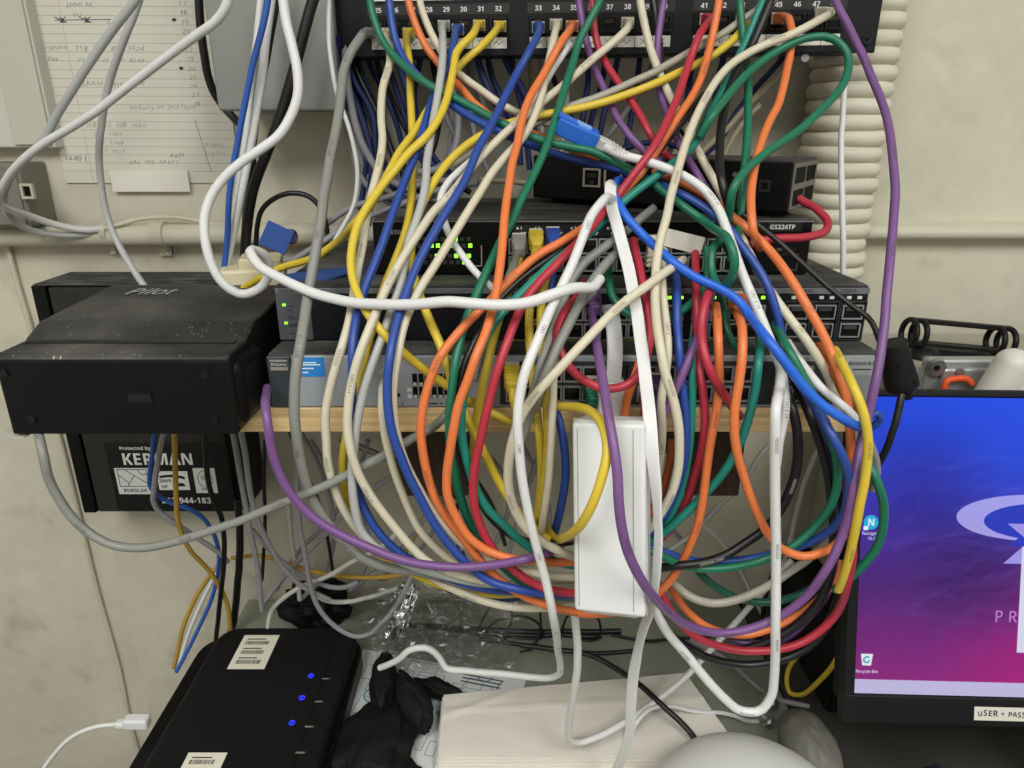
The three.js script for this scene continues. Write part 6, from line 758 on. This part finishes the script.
["network_cable", "white", 3.3, "white flat cable bent on the paper towels below the white box", [98,1963,660,102,1929,655,106,1896,649,108,1862,643,109,1828,636,108,1795,627,107,1761,617,106,1729,607,105,1696,596,104,1663,584,105,1631,573,109,1599,562,130,1576,549,163,1580,540,193,1581,524,221,1580,504,248,1577,482,276,1577,461,304,1583,444,333,1598,431,360,1613,417,386,1628,400,411,1643,382,437,1658,364,463,1673,346,488,1688,329,513,1707,314,538,1727,300,561,1750,290,583,1776,284,604,1803,280], {}],
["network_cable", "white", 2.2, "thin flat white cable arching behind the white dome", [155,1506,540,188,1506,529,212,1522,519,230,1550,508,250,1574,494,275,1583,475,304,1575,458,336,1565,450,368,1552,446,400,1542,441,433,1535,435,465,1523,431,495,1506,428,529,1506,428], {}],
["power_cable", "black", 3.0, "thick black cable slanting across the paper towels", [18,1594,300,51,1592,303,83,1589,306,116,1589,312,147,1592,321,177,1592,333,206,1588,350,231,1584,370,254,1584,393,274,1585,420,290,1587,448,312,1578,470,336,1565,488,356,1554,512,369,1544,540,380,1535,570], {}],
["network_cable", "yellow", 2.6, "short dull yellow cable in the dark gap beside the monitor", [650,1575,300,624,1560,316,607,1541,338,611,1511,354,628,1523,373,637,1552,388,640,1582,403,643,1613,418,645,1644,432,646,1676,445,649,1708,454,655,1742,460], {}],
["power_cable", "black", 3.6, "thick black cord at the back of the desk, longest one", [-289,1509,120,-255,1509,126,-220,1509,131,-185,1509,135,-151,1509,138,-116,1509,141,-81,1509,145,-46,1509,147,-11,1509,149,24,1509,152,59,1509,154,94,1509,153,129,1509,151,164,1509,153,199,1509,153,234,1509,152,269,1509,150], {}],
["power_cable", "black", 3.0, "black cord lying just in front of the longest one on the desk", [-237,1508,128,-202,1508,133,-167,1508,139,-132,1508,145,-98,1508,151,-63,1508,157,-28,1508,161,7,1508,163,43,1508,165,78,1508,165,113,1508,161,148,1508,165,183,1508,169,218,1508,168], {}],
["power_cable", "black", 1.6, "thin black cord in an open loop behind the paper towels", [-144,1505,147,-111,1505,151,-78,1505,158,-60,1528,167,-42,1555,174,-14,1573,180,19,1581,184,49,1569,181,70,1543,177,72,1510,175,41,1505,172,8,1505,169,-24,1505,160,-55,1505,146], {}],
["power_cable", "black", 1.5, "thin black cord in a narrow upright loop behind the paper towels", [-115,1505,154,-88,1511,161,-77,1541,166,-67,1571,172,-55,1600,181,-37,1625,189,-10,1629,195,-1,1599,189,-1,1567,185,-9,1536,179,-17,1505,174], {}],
["power_cable", "black", 1.5, "thin black cord looped behind the white box foot", [120,1505,152,120,1520,173,125,1552,180,133,1584,188,154,1607,196,185,1611,202,204,1584,197,212,1553,191,210,1520,187,188,1505,180,156,1505,172], {}],
["power_cable", "black", 2.0, "thin black cord running right behind the flat white cable", [245,1506,160,279,1506,170,313,1506,180,343,1517,195,374,1530,205,409,1537,210,444,1538,208,479,1536,200], {}],
["power_cable", "black", 1.6, "thin black cord hanging to the desk behind the bright white cable", [67,1615,168,68,1600,172,68,1585,176,69,1570,180,69,1556,184,67,1541,189,62,1528,195,56,1516,201,48,1505,208,34,1505,214,19,1505,218], {}],
["power_cable", "black", 2.6, "black cord lying closest behind the paper towels", [-79,1507,176,-48,1507,182,-16,1507,189,16,1507,195,48,1507,202,80,1507,209,112,1507,215,144,1507,220,177,1507,224,209,1507,226,242,1507,224,274,1507,220,306,1507,216], {}],
["network_cable", "navy", 2.9, "navy cable in the shadow bundle, closest to the grey box", [-321,2845,79,-322,2813,86,-314,2781,91,-304,2749,96,-295,2717,100,-288,2685,106,-285,2653,115,-286,2621,123,-291,2588,125,-298,2556,127,-303,2525,140], {}],
["network_cable", "navy", 2.9, "navy cable in the shadow bundle behind the cream panel cable", [-276,2845,80,-280,2813,80,-270,2782,81,-255,2754,83,-242,2724,86,-231,2694,89,-223,2663,93,-217,2631,96,-218,2600,103,-224,2571,115,-232,2544,132], {}],
["network_cable", "navy", 2.9, "navy cable in the shadow bundle behind the first yellow cable", [-175,2844,90,-176,2810,90,-183,2778,89,-191,2746,89,-190,2713,93,-184,2680,97,-171,2650,103,-154,2622,108,-130,2600,115,-103,2582,123], {}],
["network_cable", "black", 2.9, "black cable deep in the shadow under the panel left", [-265,2847,60,-267,2813,60,-260,2781,61,-247,2749,63,-234,2718,64,-220,2688,66,-204,2658,69,-186,2630,74,-165,2605,82,-140,2585,94,-113,2571,107,-84,2558,120], {}],
["network_cable", "black", 2.9, "black cable deep in the shadow behind the light grey cable", [-156,2847,60,-157,2813,60,-153,2780,61,-145,2747,63,-144,2713,66,-148,2680,70,-156,2648,77,-170,2618,86,-187,2589,92], {}],
["network_cable", "dullgrey", 2.9, "dull grey cable hugging the left side of the rear bundle", [-334,2785,83,-334,2749,84,-333,2714,83,-330,2678,85,-323,2644,93,-313,2613,107,-298,2587,126,-276,2561,136,-248,2542,145,-215,2532,153,-181,2523,160], {}],
["network_cable", "dullgrey", 2.9, "dull grey cable rising through the rear bundle behind the cream cable", [-301,2846,70,-303,2813,77,-300,2780,75,-293,2746,73,-286,2713,75,-279,2680,80,-270,2648,88,-258,2618,98,-240,2592,111,-213,2577,123,-183,2563,132], {}],
["network_cable", "dullgrey", 2.9, "dull grey cable curling under the yellow plugs", [-90,2845,80,-92,2812,80,-84,2780,81,-68,2752,83,-57,2721,86,-51,2688,90,-56,2657,97,-70,2628,107,-89,2604,118,-114,2587,131,-142,2571,140], {}],
["network_cable", "dullgrey", 2.9, "dull grey cable hanging straight below the yellow plugs", [-76,2844,90,-77,2811,90,-79,2778,92,-82,2746,94,-81,2713,98,-77,2681,104,-69,2650,111,-57,2620,119,-44,2592,128], {}],
["network_cable", "beige", 2.9, "beige cable hanging below the first middle port", [35,2845,80,35,2809,80,36,2774,81,40,2739,84,47,2704,87,57,2671,93,72,2640,102,88,2610,112], {}],
["network_cable", "navy", 2.9, "navy cable hanging behind the red and purple pair", [246,2845,80,247,2829,79,248,2814,77,248,2799,76,247,2783,76,246,2768,75,245,2752,75,243,2737,76,241,2722,78,238,2707,81,236,2692,85,233,2677,89,231,2662,93,228,2648,98,226,2633,103,223,2619,108], {}],
["network_cable", "navy", 2.9, "navy cable hanging right behind the blue plug body", [180,2844,84,181,2828,84,181,2811,84,180,2795,85,178,2779,86,175,2762,87,171,2746,88,167,2730,90,162,2715,92,158,2699,94,154,2683,96,151,2667,100,150,2651,104,148,2635,108,147,2619,112], {}],
["network_cable", "black", 2.9, "black cable in the shadow behind the blue plug", [70,2847,60,71,2813,60,79,2780,61,92,2749,63,107,2719,66,125,2690,69,147,2665,75,172,2643,83,197,2622,92], {}],
["network_cable", "beige", 2.9, "beige cable hanging behind the red diagonal cable", [361,2845,80,363,2829,80,364,2812,80,363,2796,81,362,2780,82,359,2764,83,357,2748,84,353,2732,86,348,2716,87,343,2701,89,337,2686,92,331,2671,95,324,2657,99,317,2643,104,310,2628,108], {}],
["network_cable", "dullgrey", 2.9, "dull grey cable slanting left in shadow behind port 39", [276,2846,70,278,2811,73,266,2779,78,251,2748,85,232,2719,88,212,2691,90,190,2664,94,167,2638,100], {}],
["network_cable", "dullgrey", 2.8, "grey cable in deep shade behind the cream printed cable", [-458,2013,120,-443,1983,120,-428,1953,120,-412,1924,120,-394,1896,120,-377,1867,120,-363,1836,120,-352,1804,121,-343,1772,123,-340,1739,124,-347,1706,125,-359,1674,127,-371,1643,128], {}],
["network_cable", "dullgrey", 2.8, "grey cable in deep shade slanting left behind the white cable", [-331,2004,100,-342,1972,100,-353,1939,100,-366,1907,100,-382,1877,101,-400,1847,102,-419,1819,103,-440,1792,104,-464,1767,105,-489,1743,107,-512,1718,108,-532,1691,109,-550,1661,110,-568,1632,111,-585,1602,112], {}],
["network_cable", "dullwhite", 2.8, "whitish cable standing upright behind the thick grey cable", [-518,1870,140,-518,1838,141,-519,1805,143,-519,1773,144,-518,1740,146,-516,1708,149,-514,1676,153,-512,1644,158,-510,1612,165], {}],
["network_cable", "dullgrey", 2.8, "grey cable in deep shade bowed behind the blue cable", [-248,2000,90,-227,1972,88,-206,1943,87,-190,1912,86,-179,1879,87,-173,1844,89,-174,1809,91,-184,1776,93,-200,1744,94,-219,1715,95,-243,1689,97,-270,1667,100,-299,1647,102,-327,1626,104], {}],
["network_cable", "dullgrey", 2.8, "grey cable in deep shade behind the white front cable", [18,2004,100,33,1974,100,48,1944,100,62,1913,100,73,1881,100,83,1849,100,89,1816,100,91,1782,100,86,1749,101,77,1716,103,69,1684,104], {}],
["network_cable", "amber", 2.8, "amber cable in deep shade behind the blue panel cable", [-192,1859,120,-205,1826,120,-217,1793,120,-233,1761,121,-250,1730,122,-269,1700,124,-289,1671,126,-310,1643,128], {}],
["network_cable", "black", 2.8, "black cable in deep shade behind the orange pair", [-74,1992,100,-87,1959,99,-100,1926,99,-112,1893,98,-122,1859,98,-131,1825,98,-137,1790,98,-137,1755,99,-128,1721,101,-116,1688,103,-104,1655,104], {}],
["network_cable", "black", 2.8, "black cable in deep shade running right under the shelf", [-401,1995,80,-368,1982,82,-335,1969,84,-302,1957,86,-269,1946,88,-236,1934,91,-205,1917,94,-177,1897,98,-150,1874,103,-123,1853,108], {}],
["network_cable", "dullgrey", 2.8, "grey cable in deep shade right of the white box", [231,1992,100,252,1965,100,273,1939,100,294,1912,100,312,1883,100,329,1854,101,346,1824,103,364,1796,104,386,1770,105,409,1745,107,432,1721,108], {}],
["patch_cable", "green", 3.1, "green cable with a ribbed boot behind the white adapter plug", [117,2317,624,112,2312,635,113,2295,638,115,2279,643,118,2262,645,120,2245,645,123,2229,644], {"plug": [117, 2317, 600], "boot": 1}],
["patch_cable", "red", 3.1, "red cable with a ribbed boot between the flat cable and the cream ones", [200,2300,624,192,2296,635,189,2280,639,188,2263,644,188,2246,645,188,2229,644], {"plug": [200, 2300, 600], "boot": 1}],
["patch_cable", "darkpurple", 3.1, "dark purple cable with a ribbed boot behind the cream cables", [213,2323,624,210,2320,638,206,2306,641,207,2291,646,208,2275,648,209,2260,648,210,2244,646,211,2229,644], {"plug": [213, 2323, 600], "boot": 1}],
["patch_cable", "brown", 3.1, "brown orange cable showing between the two cream cables right of the white box", [235,2249,636,234,2234,639,233,2219,641,231,2204,644,228,2190,647,225,2175,649,220,2161,652,212,2149,656,203,2138,660], {}],
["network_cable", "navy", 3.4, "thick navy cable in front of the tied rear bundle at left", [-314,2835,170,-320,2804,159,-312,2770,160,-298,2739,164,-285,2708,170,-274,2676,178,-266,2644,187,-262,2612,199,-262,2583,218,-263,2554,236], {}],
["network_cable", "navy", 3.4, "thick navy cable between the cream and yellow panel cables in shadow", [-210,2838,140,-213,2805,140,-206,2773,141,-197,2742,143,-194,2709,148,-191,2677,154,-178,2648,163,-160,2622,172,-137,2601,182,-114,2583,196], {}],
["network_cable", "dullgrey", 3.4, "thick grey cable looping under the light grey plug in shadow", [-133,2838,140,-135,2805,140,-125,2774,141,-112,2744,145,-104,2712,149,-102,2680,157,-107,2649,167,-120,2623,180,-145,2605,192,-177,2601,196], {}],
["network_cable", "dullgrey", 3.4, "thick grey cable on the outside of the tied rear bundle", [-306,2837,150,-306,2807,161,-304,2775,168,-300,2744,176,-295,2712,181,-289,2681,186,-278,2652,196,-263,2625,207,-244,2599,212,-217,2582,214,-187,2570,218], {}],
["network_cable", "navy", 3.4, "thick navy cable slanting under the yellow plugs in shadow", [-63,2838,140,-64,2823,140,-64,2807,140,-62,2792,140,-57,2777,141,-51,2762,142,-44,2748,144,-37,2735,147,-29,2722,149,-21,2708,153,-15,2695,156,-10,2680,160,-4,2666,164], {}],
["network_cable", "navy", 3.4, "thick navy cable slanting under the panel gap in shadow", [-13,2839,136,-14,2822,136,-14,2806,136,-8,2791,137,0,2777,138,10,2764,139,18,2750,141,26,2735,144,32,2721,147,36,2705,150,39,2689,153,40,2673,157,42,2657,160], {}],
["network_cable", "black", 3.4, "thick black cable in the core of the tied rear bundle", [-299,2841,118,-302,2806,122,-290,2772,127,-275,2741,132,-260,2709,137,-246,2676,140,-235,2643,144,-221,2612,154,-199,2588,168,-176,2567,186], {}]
];

const bootGeo = (w, h, l, k) => { const g = new RoundedBoxGeometry(w, h, l, 3, 0.0022), p = g.attributes.position; for (let i = 0; i < p.count; i++) { const q = 0.5 + p.getZ(i) / l; const s = 1 - k * q; p.setX(i, p.getX(i) * s); p.setY(i, p.getY(i) * s); } g.computeVertexNormals(); return g; };
const smallBoot = bootGeo(0.0105, 0.0095, 0.018, 0.32), bigBoot = bootGeo(0.0125, 0.013, 0.023, 0.35), plugBody = bx(0.0108, 0.0092, 0.008, 0, 0, 0, 0.0006);
const mClear = PM(0xd8d6cc, 0.25);
const isCord = (n) => n === 'power_cable';
for (const [name, col, r, label, P, ex] of CABLES) {
  const pts = []; for (let i = 0; i < P.length; i += 3) pts.push(V(P[i] / 2000, P[i + 1] / 2000, P[i + 2] / 2000));
  const g = sweep(pts, r / 1000, pts.length * 3, ex.flat ? 16 : 10, ex.flat ? ex.flat.map((v) => v / 1000) : null, false, ex.twist);
  const m = cableMat(col, ex.print), cat = isCord(name) ? 'power cable' : 'cable';
  if (!ex.plug && !ex.coupler) { tag(obj(name, g, m), label, cat); continue; }
  const t = thing(name, label, cat, [0, 0, 0]);
  obj('jacket', g, m, t);
  if (ex.plug) {
    const [x, y, z] = ex.plug.map((v) => v / 2000);
    const b = obj('boot', ex.boot ? bigBoot : smallBoot, cableMat(col), t); b.position.set(x, y, z + (ex.boot ? 0.012 : 0.008)); b.rotation.x = ex.boot ? 0.25 : 0.08;
    obj('connector', plugBody, mClear, b).position.z = ex.boot ? -0.0135 : -0.0105;
    if (ex.boot) for (let i = 0; i < 3; i++) obj('rib', bx(0.0112 - i * 0.001, 0.0116 - i * 0.001, 0.0012, 0, 0, 0.0015 + i * 0.0032, 0.0005), cableMat(col), b);
  }
  if (ex.coupler) {
    const a = V(0.0363, 1.3417, 0.222), c = V(0.0641, 1.3288, 0.222), d = c.clone().sub(a).normalize(), ang = Math.atan2(d.y, d.x);
    const k = new THREE.Group(); k.name = 'plug'; t.add(k); k.position.copy(a); k.rotation.z = ang; k.rotation.x = 0.35; k.scale.setScalar(0.88);
    const mB = M(0x2f6fd8, 0.4), mW = M(0xcfcfc9, 0.45);
    obj('body', [bx(0.037, 0.0145, 0.013, 0.015, 0, 0, 0.0015, 3), bx(0.012, 0.0165, 0.015, 0.029, 0, 0, 0.0015, 3), bx(0.018, 0.003, 0.009, 0.004, 0.0078, 0, 0.0008)], mB, k);
    obj('latch', bx(0.014, 0.0035, 0.006, 0.019, 0.0085, 0.001, 0.001), M(0x7fb0f0, 0.4), k);
    obj('boot', [bx(0.016, 0.012, 0.011, 0.042, 0, 0, 0.002, 3), ...[0, 1, 2, 3, 4].map((i) => bx(0.0025, 0.0115 - i * 0.0008, 0.011 - i * 0.0008, 0.051 + i * 0.0036, 0, 0, 0.001)), cyl(0.0042, 0.0036, 0.024, 0.058, 0, 0, 'x', 14)], mW, k);
  }
}
renderer.render(scene, camera);
